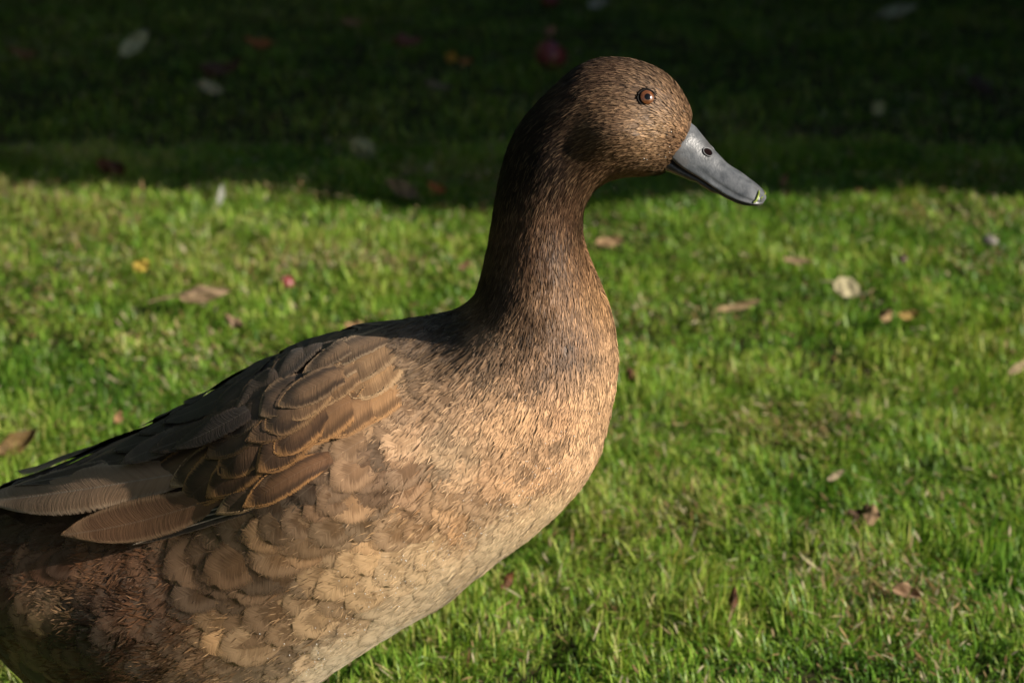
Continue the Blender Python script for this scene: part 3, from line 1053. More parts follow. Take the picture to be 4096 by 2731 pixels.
    UVm = np.stack([(U * wv)[None] * W[:, None] * 1000, Vv[None] * L[:, None] * 1000], -1).reshape(-1, 2)
    me = mesh_np('contour_feathers', V, F, True, {'col': np.repeat(c, K, 0), 'edge': np.repeat(edge, K, 0), 'prm': np.repeat(PR_, K, 0), 'rim': RM, 'nv': nn}, UVm)
    # loose barbs along every margin
    nb = 14
    th = np.tile(np.linspace(-1.2, 1.2, 7), 2)
    ra = np.r_[np.full(7, 0.9), np.full(7, 0.55)]
    uu, vv2 = np.sin(th) * 0.90 * ra, 0.40 + 0.45 * np.cos(th) * ra
    bi = r.normal(0, 0.07, (N, nb))
    st = p[:, None] + t[:, None] * (((vv2[None] + bi - 0.12 - 0.10 * uu[None] ** 2) * L[:, None])[..., None]) + b[:, None] * (((uu * vane(vv2))[None] * W[:, None])[..., None])
    dr = nrm(t[:, None] * 1.0 + b[:, None] * (uu * 0.55)[None, :, None] + r.normal(0, 0.10, (N, nb, 3)))
    st = body.snap(st.reshape(-1, 3), 3)
    sn = body.normal(st)
    dr = dr.reshape(-1, 3)
    dr = nrm(dr - sn * (dr * sn).sum(1, keepdims=True))
    Lb = np.repeat(L * np.where(px[:, 0] < 1700, 0.55, 1.0), nb) * r.uniform(0.10, 0.24, N * nb)
    h0 = (0.0003 + (lift + lap)[:, None] * vv2[None] + 0.2 * camb[:, None]).reshape(-1)
    fr2 = (frg[:, None] * np.where(ra > 0.8, 1.0, 0.3)[None]).reshape(-1, 1)
    cb = (np.repeat(c, nb, 0) * (1 - fr2) + np.repeat(edge, nb, 0) * fr2) * np.where(np.tile(ra, N) > 0.8, 1.0, 1 - 0.3 * np.repeat(band, nb))[:, None] * np.exp(r.normal(0, 0.12, N * nb))[:, None]
    sv = strand_mesh(st + sn * h0[:, None], sn, dr, Lb, np.full(N * nb, 0.0005), np.full(N * nb, 0.0001), lim3(cb), r.normal(0, 0.12, N * nb), snap=False)
    return me, sv


me, barb = contour_feathers()
obj('contour_feathers', me, M['feather'], duck, 'stuff')
obj('loose_barbs', mesh_np('loose_barbs', barb[0], barb[1], True, {'col': barb[2][:, :3], 'nv': barb[2][:, 3:]}), M['strand'], duck, 'stuff')

# ------------------------------------------------------------------ wings: every larger feather is a part of its own
wing = bpy.data.objects.new('wing', None)
col.objects.link(wing)
wing.parent = duck
wing['label'] = 'folded brown wing with buff edged coverts'
wing_far = bpy.data.objects.new('wing', None)
col.objects.link(wing_far)
wing_far.parent = duck
wing_far.scale = (1, -1, 1)


FRINGE = []


def wing_feather(name, root, tip, width, layer, base, edge, frg=0.8, shaft=0.3, band=0.6, bow=0.0, full=0.6, camber=0.0007, side=0.0, seed=0, both=True, asym=0.0, fringe=0.55, fade=1.0, stand=0.0):
    """root and tip in pixels on the near side, width of the vane in pixels, layer counts up from the lowest feathers"""
    r = np.random.default_rng(seed)
    NU, NV = 9, 17
    U, Vv = feather_grid(NU, NV)
    a, b = np.array(root, float), np.array(tip, float)
    ax = b - a
    Lp = np.hypot(*ax)
    ax = ax / Lp
    sd = np.array([-ax[1], ax[0]])
    tipp = 1.25 if name == 'flight_feather' else 2.1
    wv = vane(Vv, full, tipp)
    cen = a + np.outer(Vv * Lp, ax) + np.outer(bow * 4 * Vv * (1 - Vv), sd)
    off = U * wv * width * 0.5 * (1 + asym * np.sign(U))
    px = cen + np.outer(off, sd) - np.outer(np.abs(U) ** 2 * 0.06 * Lp * (Vv > 0.5), ax)
    p, _ = body.hit(px)
    n = body.normal(p)
    # smooth normals toward the feather's mean so that it stays one flat vane
    n = nrm(n * 0.6 + n.mean(0) * 0.4)
    lay = 0.0020 + 0.00024 * layer
    h = lay * np.clip((Vv - 0.55 * (1 - fade)) / (0.35 + 0.4 * (1 - fade)), 0.25 * fade ** 4, 1) + 0.0009 * Vv + camber * (1 - U ** 2) * wv + side * U * Vv
    h = h * fade * np.clip((-(n @ FWDL) - 0.15) * 1.8, 0.02, 1.0)
    h = h + stand * Vv ** 1.3 * np.clip(-(n @ FWDL) * 1.8 - 0.35, 0.0, 1.0)
    h = h + 0.0004 * np.sin(Vv * 9 + U * 2 + r.uniform(0, 6)) * Vv
    V = p + n * h[:, None]
    Gv = V.reshape(NV, NU, 3)
    gn = nrm(np.cross(np.gradient(Gv, axis=1), np.gradient(Gv, axis=0)))
    gn = np.where((gn @ FWDL)[..., None] > 0, -gn, gn).reshape(-1, 3)
    body_n = n
    n = nrm(n * 0.55 + gn * 0.45) if name == 'covert' else nrm(n * 0.35 + gn * 0.65)
    mm = Lp / 7.45
    rim = np.maximum(np.abs(U) ** 1.4 * 0.95 * np.clip(Vv * 3, 0, 1), np.clip((Vv - 0.62) / 0.38, 0, 1) ** 1.2)
    rim = np.where(np.abs(U) > 0.98, np.clip(Vv * 3, 0, 1), rim)
    K = len(U)
    one = np.ones((K, 1))
    base, edge = srgb(*base) * r.uniform(0.85, 1.15), srgb(*edge) * r.uniform(0.85, 1.15)
    if name == 'covert':
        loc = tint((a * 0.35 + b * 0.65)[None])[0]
        base = np.array([1.42, 1.32, 1.20]) * (base * 0.45 + loc * 0.55 * r.uniform(0.75, 1.15)) * (1 + 0.35 * np.clip((b[0] - 1000) / 400, 0, 1))  # front coverts brightened in colour for the sunlit shoulder
        edge = (edge * 0.6 + loc * 0.4 * 1.35) * 1.30
    else:
        base, edge = base * np.array([1.45, 1.33, 1.22]), edge * 1.2
    me = mesh_np(name, V, grid_faces(NU, NV), True,
                 {'col': one * base, 'edge': one * edge, 'prm': one * np.array([frg, shaft, band]),
                  'rim': np.stack([rim, np.abs(U), np.full(K, r.random())], 1), 'nv': n},
                 np.stack([off / 7.45, Vv * mm], 1))
    o = obj(name, me, M['wing'], wing)
    # loose barbs along the rounded end
    nb = int(50 + width * 0.8)
    th = r.uniform(-1.35, 1.35, nb)
    bu, bv = np.sin(th) * 0.90, 0.52 + 0.42 * np.cos(th)
    bo = bu * vane(bv, full, tipp) * width * 0.5 * (1 + asym * np.sign(bu))
    bpx = a + np.outer(bv * Lp, ax) + np.outer(bow * 4 * bv * (1 - bv) + bo, sd)
    bd2 = ax[None] + sd[None] * (bu * 0.5)[:, None] + r.normal(0, 0.08, (nb, 2))
    q0, _ = body.hit(bpx)
    q1, _ = body.hit(bpx + nrm(bd2) * 24)
    bn = nrm(body.normal(q0) * 0.6 + body_n.mean(0) * 0.4)
    bh = (lay + 0.0009 * bv) * fade * np.clip((-(bn @ FWDL) - 0.15) * 1.8, 0.02, 1.0) + stand * bv ** 1.3 * np.clip(-(bn @ FWDL) * 1.8 - 0.35, 0.0, 1.0)
    FRINGE.append(strand_mesh(q0 + bn * bh[:, None], bn, nrm(q1 - q0), r.uniform(0.0010, 0.0026, nb) * fringe, np.full(nb, 0.0005), np.full(nb, 0.0001),
                              (edge * frg + base * (1 - frg))[None] * np.exp(r.normal(0, 0.15, nb))[:, None], r.normal(0, 0.12, nb), snap=False))
    if both:
        o2 = bpy.data.objects.new(name, me)
        col.objects.link(o2)
        o2.parent = wing_far
    return o


# long flight feathers, lowest layer first
for i, (ro, ti, w) in enumerate([((1130, 2000), (560, 2185), 50), ((1150, 1985), (470, 2180), 58), ((1160, 1965), (420, 2180), 64)]):
    wing_feather('flight_feather', ro, ti, w, i, (30, 24, 20), (120, 104, 86), 0.35, 0.9, 0.4, bow=10, seed=100 + i, fringe=0.1, stand=0.006)
wing_feather('flight_feather', (1100, 1900), (300, 2178), 160, 4, (96, 72, 52), (150, 122, 92), 0.5, 0.15, 0.2, bow=-25, seed=104, full=0.7, fringe=0.15, side=0.0015, stand=0.010)
wing_feather('flight_feather', (900, 1850), (-30, 2072), 215, 7, (128, 106, 84), (182, 156, 126), 0.6, 0.6, 0.15, bow=-34, seed=105, full=0.72, camber=0.003, asym=0.12, fringe=0.15, stand=0.017)
for i, (ro, ti, w, c) in enumerate([((560, 1890), (-260, 2060), 90, (70, 54, 44)), ((640, 1850), (-170, 2028), 80, (78, 62, 52)), ((640, 1850), (-60, 2022), 70, (66, 52, 42)),
                                    ((760, 1820), (90, 2000), 84, (72, 56, 45)), ((720, 1800), (-40, 2010), 60, (84, 66, 54))]):
    wing_feather('flight_feather', ro, ti, w, 8 + i, c, (150, 128, 104), 0.6, 0.5, 0.4, bow=-8, seed=110 + i, fringe=0.2, stand=0.018)
for i, (ro, ti, w, c, e, fg) in enumerate([
        ((800, 1740), (330, 1925), 84, (64, 50, 40), (110, 90, 72), 0.4), ((760, 1690), (185, 1940), 112, (112, 88, 66), (176, 148, 112), 0.75),
        ((900, 1650), (470, 1840), 96, (54, 43, 36), (80, 66, 54), 0.4), ((1010, 1600), (520, 1905), 104, (88, 76, 68), (120, 98, 76), 0.4),
        ((1120, 1600), (640, 1860), 100, (56, 44, 36), (92, 72, 54), 0.4), ((1020, 1540), (560, 1770), 96, (52, 42, 35), (78, 62, 50), 0.4),
        ((1180, 1560), (740, 1850), 96, (50, 40, 33), (88, 68, 50), 0.4), ((1120, 1500), (660, 1730), 96, (50, 41, 34), (72, 58, 46), 0.35)]):
    wing_feather('tertial', ro, ti, w, 12 + i, c, e, fg, 0.15, 0.3, bow=-10, seed=120 + i, full=0.66, stand=0.008)

OCH, BUF = (166, 118, 66), (190, 156, 114)
cov = [  # greater coverts: tip, root, width, base, edge
    ((530, 1912), (850, 1740), 110, (90, 72, 55), OCH), ((610, 1955), (900, 1800), 116, (98, 76, 56), OCH),
    ((700, 1968), (960, 1790), 110, (104, 78, 54), BUF), ((880, 2056), (1230, 1880), 120, (100, 84, 70), BUF), ((985, 2030), (1300, 1850), 120, (98, 70, 49), OCH),
    ((745, 2036), (1060, 1790), 180, (80, 60, 44), OCH), ((850, 2000), (1120, 1800), 150, (86, 60, 40), OCH),
    ((888, 1925), (1190, 1700), 176, (74, 53, 38), OCH), ((1045, 1904), (1300, 1690), 164, (72, 50, 34), OCH),
    ((1108, 1846), (1360, 1620), 160, (84, 60, 42), OCH), ((1202, 1794), (1460, 1600), 164, (92, 66, 42), OCH),
    ((1310, 1768), (1560, 1560), 160, (98, 72, 47), OCH), ((1400, 1712), (1640, 1530), 150, (116, 86, 55), OCH)]
for i, (ti, ro, w, c, e) in enumerate(cov):
    ro = np.array(ti) + (np.array(ro) - np.array(ti)) * 1.25
    wing_feather('covert', ro, ti, w, 10 + 0.8 * i, c, e, 0.95 if ti[0] < 1250 else 0.6, 0.05, 0.8, bow=10, seed=200 + i, fade=1 - 0.5 * np.clip((ti[0] - 1150) / 250, 0, 1))
# median and lesser coverts, scapulars: uneven rows climbing to the back and the shoulder
rows = [
    ([(860, 1880), (1000, 1830), (1080, 1775), (1170, 1725), (1270, 1680), (1370, 1640)], 330, 140, (98, 76, 57), OCH, 20),
    ([(800, 1810), (920, 1770), (1040, 1700), (1150, 1650), (1260, 1600), (1370, 1555)], 330, 116, (96, 76, 58), (160, 126, 88), 23),
    ([(840, 1710), (970, 1650), (1090, 1590), (1210, 1530), (1330, 1490)], 310, 104, (84, 68, 54), (138, 112, 84), 26),
    ([(960, 1570), (1090, 1520), (1220, 1460)], 280, 92, (72, 58, 47), (112, 92, 70), 28)]
k = 0
for tips, ln, w, c, e, lay0 in rows:
    for j, tp in enumerate(tips):
        rr = np.random.default_rng(300 + k)
        tp = np.array(tp, float) + rr.normal(0, 18, 2)
        fl = nrm(field(tp[None], FLOW))[0] + rr.normal(0, 0.10, 2) + np.array([0.12, 0.18])
        fl /= np.hypot(*fl)
        lift = np.clip((tp[0] - 950) / 600, 0, 1)
        cc = (np.array(c) * 0.84 * (1 - lift) + np.array([194, 156, 110]) * lift) * rr.uniform(0.86, 1.12)  # paler towards the shoulder: its own beige plus sunlight put into the colour
        ee = np.array(e) * 0.8 * (1 - lift) + np.array([226, 196, 154]) * lift
        fade = 1.0 - 0.7 * np.clip((tp[0] - 1150) / 330, 0, 1)
        wing_feather('covert', tp - fl * ln * rr.uniform(0.9, 1.4), tp, w * rr.uniform(0.8, 1.4), lay0 + 0.5 * j, cc, ee, rr.uniform(0.5, 1.0), 0.05, rr.uniform(0.5, 1.0), bow=rr.normal(0, 9), seed=320 + k, fade=fade)
        k += 1

fv, ff, fc = join(FRINGE)
fme = mesh_np('feather_fringe', fv, ff, True, {'col': fc[:, :3], 'nv': fc[:, 3:]})
for par_w in (wing, wing_far):
    obj('feather_fringe', fme, None, par_w, 'stuff')
fme.materials.append(M['strand'])

# tail feathers, fanned behind the wing tips
for i in range(9):
    a = (i - 4) / 4
    sb = np.array([-0.235, 0.012 * a, 0.0]) + 0 * a
    base_p = plane_l((-330, 2140))[0] + np.array([0, 0.028 * a, 0.004 * (1 - a * a)])
    dr = nrm(np.array([-1.0, 0.32 * a, 0.10]))
    bb = nrm(np.cross(np.array([0, 0.35 * a, 1.0]), dr))
    U, Vv = feather_grid(7, 12)
    wv = vane(Vv, 0.7)
    L = 0.088 - 0.018 * abs(a)
    V = base_p + np.outer(Vv * L, dr) + np.outer(U * wv * 0.011, bb)
    V[:, 2] += 0.002 * (1 - U ** 2) - 0.006 * Vv ** 2 * abs(a)
    K = len(U)
    one = np.ones((K, 1))
    rim = np.maximum(np.abs(U), np.clip((Vv - .6) / .4, 0, 1))
    me = mesh_np('tail_feather', V, grid_faces(7, 12), True, {'col': one * srgb(86, 66, 50), 'edge': one * srgb(150, 120, 90), 'prm': one * np.array([.7, .6, .4]),
                 'rim': np.stack([rim, np.abs(U), np.full(K, .1 * i)], 1), 'nv': one * np.array([0, 0, 1.0])}, np.stack([U * wv * 11, Vv * L * 1000], 1))
    obj('tail_feather', me, M['wing'], duck)

# ------------------------------------------------------------------ bill
k = NT('bill_horn')
ob = k.n('TexCoord').outputs['Object']
n1, n2 = k.noise(ob, 160, 4), k.noise(ob, 900, 2)
c = k.mix(k.ramp(n1, 0.35, 0.65), (0.062, 0.068, 0.075), (0.118, 0.125, 0.134))
c = k.mix(k.math('MULTIPLY', k.ramp(k.noise(ob, 60, 2), 0.5, 0.65), 0.5), c, (0.075, 0.066, 0.062))
k.l(c, k.p.inputs['Base Color'])
k.p.inputs['Roughness'].default_value = 0.36
k.p.inputs['Specular IOR Level'].default_value = 0.5
k.bump(k.math('ADD', n2, k.math('MULTIPLY', n1, 2.0)), 0.18, 0.0007)
M['bill'] = k.m
M['bill_dark'] = mat_plain('bill_underside', (0.055, 0.052, 0.052), 0.35, 0.5, 200, 0.35, 0.2)

TOPS = [(2690, 440), (2735, 470), (2784, 507), (2793, 520), (2814, 546), (2837, 575), (2861, 605), (2884, 628), (2908, 655), (2937, 675), (2967, 693), (2996, 716), (3025, 738), (3046, 757), (3058, 772), (3064, 786)]
TOMI = [(2620, 592), (2660, 618), (2697, 643), (2712, 660), (2735, 677), (2761, 693), (2790, 709), (2815, 724), (2843, 743), (2873, 764), (2905, 784), (2940, 802), (2980, 815), (3015, 822), (3040, 822), (3056, 814)]
LOWS = [(2620, 680), (2650, 690), (2690, 703), (2711, 710), (2735, 719), (2761, 729), (2792, 738), (2815, 756), (2849, 777), (2881, 783), (2911, 800), (2943, 816), (2980, 828), (3012, 829), (3036, 828), (3052, 820)]
WID = np.array([13.5, 13.5, 13.2, 12.8, 12.2, 11.6, 11.0, 10.7, 10.7, 11.0, 11.4, 11.8, 11.9, 11.2, 9.3, 5.2]) / 1000
TS = np.linspace(0, 1, 46)


def res(a):
    a = np.asarray(a, float)
    x = np.linspace(0, 1, len(a))
    if a.ndim == 1:
        return np.interp(TS, x, a)
    return np.stack([np.interp(TS, x, a[:, i]) for i in range(a.shape[1])], 1)


def smooth1(a):
    for _ in range(2):
        a = np.concatenate([a[:1], (a[:-2] + 2 * a[1:-1] + a[2:]) / 4, a[-1:]])
    return a


tp, tm, lw, wd = smooth1(res(plane_l(TOPS))), smooth1(res(plane_l(TOMI))), smooth1(res(plane_l(LOWS))), smooth1(res(WID))
# seen from above, the near edge of the bill (nearer the camera) hangs lower in the picture than its middle plane: lift it back
par = wd * math.tan(PITCH) * 0.95
tm[:, 2] += par
lw[:, 2] += par * 0.55
NP = 33
ph = np.linspace(-np.pi / 2, np.pi / 2, NP)


def upper_bill():
    V = []
    for i, t in enumerate(TS):
        e = 1.55 - 0.85 * min(1, t * 1.6)          # steep, ridge-like base; low rounded arch towards the tip
        sx = np.sign(ph) * np.abs(np.sin(ph)) ** e
        q = np.abs(ph) / (np.pi / 2)
        hh = np.cos(ph) ** (0.9 + 0.35 * min(1, t * 2))
        # rolled lip along the edge beyond the first third
        lip = np.exp(-((q - 0.80) / 0.05) ** 2) * 0.0007 * min(1, max(0, (t - 0.30) * 4))
        roll = np.exp(-((q - 0.92) / 0.06) ** 2) * 0.0006 * min(1, max(0, (t - 0.2) * 4))
        base = tm[i][None] + (tp[i] - tm[i])[None] * hh[:, None]
        p = base.copy()
        p[:, 1] = sx * (wd[i] - lip + roll)
        V.append(p)
    # tuck the edge under
    V = np.array(V)
    under = V[:, [0, -1]].copy()
    V = np.concatenate([under * np.array([1, 0.80, 1]) + np.array([0, 0, 0.0012]), V, ], 1)
    order = [0] + list(range(2, NP + 2)) + [1]
    V = V[:, order]
    nvv, nuu = V.shape[:2]
    F = grid_faces(nuu, nvv)
    flat = V.reshape(-1, 3)
    tipc = flat[-nuu:].mean(0) + np.array([0.0006, 0, 0])
    flat = np.concatenate([flat, tipc[None]])
    cap = [((nvv - 1) * nuu + j, (nvv - 1) * nuu + j + 1, len(flat) - 1, len(flat) - 1) for j in range(nuu - 1)]
    me = bpy.data.meshes.new('upper_bill')
    me.from_pydata(flat.tolist(), [], [tuple(map(int, q)) for q in F] + [(int(a), int(b), int(c_)) for a, b, c_, _ in cap])
    me.polygons.foreach_set('use_smooth', [True] * len(me.polygons))
    return me


def lower_bill():
    V = []
    for i, t in enumerate(TS):
        a = np.linspace(0, 2 * np.pi, 25)
        top, bot = tm[i] + np.array([0, 0, 0.0008]), lw[i]
        mid, hf = (top + bot) / 2, (top - bot) / 2
        bumpy = 1 + 0.06 * math.sin(t * 60) * (0.3 < t < 0.8)
        w = wd[i] * (0.90 - 0.10 * t)
        ca = np.cos(a)
        sa = np.sign(np.sin(a)) * np.abs(np.sin(a)) ** 0.8
        p = mid[None] + hf[None] * ca[:, None] * bumpy
        p[:, 1] = sa * w
        V.append(p)
    V = np.array(V)
    nvv, nuu = V.shape[:2]
    flat = np.concatenate([V.reshape(-1, 3), V[-1].mean(0)[None]])
    F = [tuple(map(int, q)) for q in grid_faces(nuu, nvv)]
    F += [((nvv - 1) * nuu + j, (nvv - 1) * nuu + j + 1, len(flat) - 1) for j in range(nuu - 1)]
    me = bpy.data.meshes.new('lower_bill')
    me.from_pydata(flat.tolist(), [], F)
    me.polygons.foreach_set('use_smooth', [True] * len(me.polygons))
    return me


ub_me = upper_bill()
ub = obj('upper_bill', ub_me, M['bill'], duck)
obj('lower_bill', lower_bill(), M['bill_dark'], duck)

from mathutils.bvhtree import BVHTree
ub_bvh = BVHTree.FromPolygons([v.co[:] for v in ub_me.vertices], [p.vertices[:] for p in ub_me.polygons])


def on_bill(px):
    d = nrm(ray_l(px))[0]
    loc, n, _, _ = ub_bvh.ray_cast(Vector(CAML), Vector(d))
    if loc is None:
        loc, n, _, _ = ub_bvh.find_nearest(Vector(plane_l(px, -0.01)[0]))
    n = np.array(n)
    if n @ d > 0:
        n = -n
    return np.array(loc), n


def tube(pts, rad, seg=6):
    pts = np.asarray(pts, float)
    rad = np.broadcast_to(rad, (len(pts),))
    t = nrm(np.gradient(pts, axis=0))
    ref = np.array([0.3, 0.5, 0.81])
    b = nrm(np.cross(t, ref))
    c = np.cross(t, b)
    a = np.linspace(0, 2 * np.pi, seg, endpoint=False)
    V = pts[:, None] + rad[:, None, None] * (b[:, None] * np.cos(a)[None, :, None] + c[:, None] * np.sin(a)[None, :, None])
    i = np.arange(len(pts) * seg).reshape(len(pts), seg)
    j = np.roll(i, -1, 1)
    F = np.stack([i[:-1], j[:-1], j[1:], i[1:]], -1).reshape(-1, 4)
    return V.reshape(-1, 3), F


M['nostril'] = mat_plain('nostril_black', (0.008, 0.004, 0.004), 0.95, 0.02, 200, 0.3)  # near-black disc laid on the bill; the hole's darkness is its colour
M['rim'] = mat_plain('nostril_rim', (0.085, 0.09, 0.095), 0.45, 0.4, 200, 0.25)
aa = np.linspace(0, 2 * np.pi, 33)
nx = np.stack([21 * np.cos(aa), 13.5 * np.sin(aa)], 1)
ca, sa = math.cos(R(38)), math.sin(R(38))
npx = np.array([2830, 609.0]) + nx @ np.array([[ca, sa], [-sa, ca]])
cen, cn = on_bill(np.array([2830, 609.0]))
ring, rn = zip(*[on_bill(q) for q in npx])
ring, rn = np.array(ring), np.array(rn)
V = [cen[None] + cn * 0.0003]
for kk in (0.35, 0.7, 1.0):
    V.append(np.array([(lambda h_: h_[0] + h_[1] * 0.0003)(on_bill(np.array([2830, 609.0]) + (q - np.array([2830, 609.0])) * kk)) for q in npx[:-1]]))
V = np.concatenate(V)
V = V[1:]
F = [(i, i + 1, 30 - i, 31 - i) for i in range(15)]
for kk in (0, 1):
    F += [(kk * 32 + i, 32 + kk * 32 + i, 32 + kk * 32 + (i + 1) % 32, kk * 32 + (i + 1) % 32) for i in range(32)]
for sgn in (1, -1):
    me = mesh_np('nostril', V * np.array([1, sgn, 1]), F)
    no = obj('nostril', me, M['nostril'], ub)
    tv, tf = tube((ring + rn * 0.0003) * np.array([1, sgn, 1]), 0.00042, 6)
    obj('nostril_rim', mesh_np('nostril_rim', tv, tf), M['rim'], no)
# the hard nail at the tip
tv = []
for q in ((3046, 770), (3056, 782), (3061, 795), (3055, 808), (3042, 815)):
    tv.append(on_bill(np.array(q, float))[0] + on_bill(np.array(q, float))[1] * 0.0001)

# ------------------------------------------------------------------ eyes
M['eye_dark'] = mat_plain('eye_rim', (0.007, 0.005, 0.004), 0.55, 0.15, 200, 0.2)
k = NT('iris')
ob = k.n('TexCoord').outputs['Object']
c = k.mix(k.ramp(k.noise(ob, 700, 3), 0.35, 0.65), (0.105, 0.036, 0.011), (0.165, 0.058, 0.018))
k.l(c, k.p.inputs['Base Color'])
k.p.inputs['Roughness'].default_value = 0.25
k.p.inputs['Coat Weight'].default_value = 1.0
k.p.inputs['Coat Roughness'].default_value = 0.06
M['iris'] = k.m
M['pupil'] = mat_plain('pupil', (0.003, 0.003, 0.003), 0.12, 0.25, 200, 0.1, 0, 0.3)


def cap(cen, axis, rad, ang0, ang1, seg=28, rings=8):
    b = nrm(np.cross(axis, [0, 0, 1.0]))
    c_ = np.cross(axis, b)
    V = []
    for a in np.linspace(ang0, ang1, rings):
        for q in np.linspace(0, 2 * np.pi, seg, endpoint=False):
            V.append(cen + rad * (axis * math.cos(a) + (b * math.cos(q) + c_ * math.sin(q)) * math.sin(a)))
    F = []
    for i in range(rings - 1):
        for j in range(seg):
            F.append((i * seg + j, i * seg + (j + 1) % seg, (i + 1) * seg + (j + 1) % seg, (i + 1) * seg + j))
    return np.array(V), np.array(F)


ep, _ = body.hit(EYE_PX[None])
en = body.normal(ep)[0]
en = nrm(en + np.array([0.10, -0.25, 0.0]))
ER = 0.0062
ec = ep[0] - en * (ER - 0.0024)
for sgn in (1, -1):
    mir = np.array([1, sgn, 1])
    A, Cn = en * mir, ec * mir
    v, f = cap(Cn, A, ER, 0.001, 2.2, 28, 14)
    e = obj('eye', mesh_np('eye', v, f), M['eye_dark'], duck)
    v, f = cap(Cn, A, ER + 0.00012, 0.001, 0.60)
    ir = obj('iris', mesh_np('iris', v, f), M['iris'], e)
    v, f = cap(Cn, A, ER + 0.00024, 0.001, 0.26)
    obj('pupil', mesh_np('pupil', v, f), M['pupil'], e)
    b = nrm(np.cross(A, [0, 0, 1.0]))
    c_ = np.cross(A, b)
    q = np.linspace(0, 2 * np.pi, 41)
    lid = Cn + A * (ER * math.cos(0.80)) + (np.outer(np.cos(q) * 1.10, b) + np.outer(np.sin(q) * 0.98, c_)) * ER * math.sin(0.80)
    tv, tf = tube(lid, 0.0004, 8)
    obj('eyelid', mesh_np('eyelid', tv, tf), M['eye_dark'], e)

# ------------------------------------------------------------------ legs and webbed feet (below the picture)
for sgn in (-1, 1):
    hip = plane_l((780, 2720))[0]
    sx, fy = hip[0], 0.042 * sgn
    fx = sx + (0.02 if sgn < 0 else -0.015)
    knee = np.array([sx, fy * 1.1, hip[2] + 0.005])
    heel = np.array([sx - 0.012, fy, 0.062])
    sole = np.array([fx - 0.004, fy, 0.012])
    pts = np.concatenate([np.linspace(knee, heel, 6)[:-1], np.linspace(heel, sole, 6)])
    tv, tf = tube(pts, np.r_[np.linspace(0.016, 0.007, 5), np.linspace(0.0062, 0.0052, 6)], 10)
    tv, tf = list(tv), [tuple(map(int, q)) for q in tf]
    toes = []
    for a_, L in ((-0.42, 0.058), (0.0, 0.066), (0.42, 0.058)):
        d = np.array([math.cos(a_), math.sin(a_), 0])
        end = np.array([sole[0], sole[1], 0.003]) + d * L
        mid = sole * 0.5 + end * 0.5 + np.array([0, 0, 0.002])
        q, qf = tube([sole, mid, end], [0.0052, 0.0040, 0.0020], 8)
        o0 = len(tv)
        tv += list(q)
        tf += [tuple(int(x) + o0 for x in ff) for ff in qf]
        toes.append((sole, mid, end))
    o0 = len(tv)
    for A, B in ((0, 1), (1, 2)):
        a, b = toes[A], toes[B]
        o0 = len(tv)
        e = (a[2] + b[2]) / 2 - (a[2] + b[2] - 2 * sole) * 0.05
        for zz in (0.0012, -0.0004):
            tv += [x + np.array([0, 0, zz]) for x in (a[0], a[1], a[2], e, b[2], b[1])]
        tf += [(o0, o0 + 1, o0 + 2, o0 + 3, o0 + 4, o0 + 5), (o0 + 11, o0 + 10, o0 + 9, o0 + 8, o0 + 7, o0 + 6)]
    q, qf = tube([sole, sole + np.array([-0.02, 0, -0.006])], [0.004, 0.0015], 8)
    o0 = len(tv)
    tv += list(q)
    tf += [tuple(int(x) + o0 for x in ff) for ff in qf]
    me = bpy.data.meshes.new('leg')
    me.from_pydata([tuple(map(float, x)) for x in tv], [], tf)
    me.polygons.foreach_set('use_smooth', [True] * len(me.polygons))
    obj('leg', me, M['leg'], duck)

# ------------------------------------------------------------------ water beads on breast, belly and face
k = NT('water_bead')
k.p.inputs['Base Color'].default_value = (0.70, 0.68, 0.64, 1)  # whitish base stands in for the sun's sparkle on the drops
k.p.inputs['Roughness'].default_value = 0.08
k.p.inputs['IOR'].default_value = 1.33
k.p.inputs['Specular IOR Level'].default_value = 1.0
k.p.inputs['Transmission Weight'].default_value = 0.25
M['drop'] = k.m
r = np.random.default_rng(71)
tt = r.random(190)
bel = np.stack([2330 - 1130 * tt, 1820 + 850 * tt], 1) + np.stack([-np.abs(r.normal(0, 110, 190)), -np.abs(r.normal(0, 90, 190))], 1) + 30
che = np.stack([r.uniform(2000, 2440, 26), r.uniform(1550, 2000, 26)], 1)
fac = np.stack([r.uniform(2560, 2740, 16), r.uniform(430, 660, 16)], 1)
dpx = np.concatenate([bel, che, fac])
dp, ok = body.hit(dpx)
dn = body.normal(dp)
dp, dn = dp[ok], dn[ok]
ic = bpy.data.meshes.new('tmp')
import bmesh
bm = bmesh.new()
bmesh.ops.create_icosphere(bm, subdivisions=2, radius=1)
bm.to_mesh(ic)
bm.free()
iv = np.array([v.co[:] for v in ic.vertices])
itf = np.array([p.vertices[:] for p in ic.polygons])
rad = r.uniform(0.00014, 0.00036, len(dp))
hh = np.where(dpx[ok][:, 1] < 800, 0.0016, 0.0032)
V = (dp + dn * hh[:, None])[:, None] + iv[None] * rad[:, None, None]
F = (np.arange(len(dp))[:, None, None] * len(iv) + itf[None]).reshape(-1, 3)
obj('water_beads', mesh_np('water_beads', V.reshape(-1, 3), F), M['drop'], duck, 'stuff')

# ------------------------------------------------------------------ fallen leaves, apples and scraps on the lawn
def px_m(p):
    """metres per pixel at a point"""
    return KPX * ((np.asarray(p) - CAM) @ FWD)


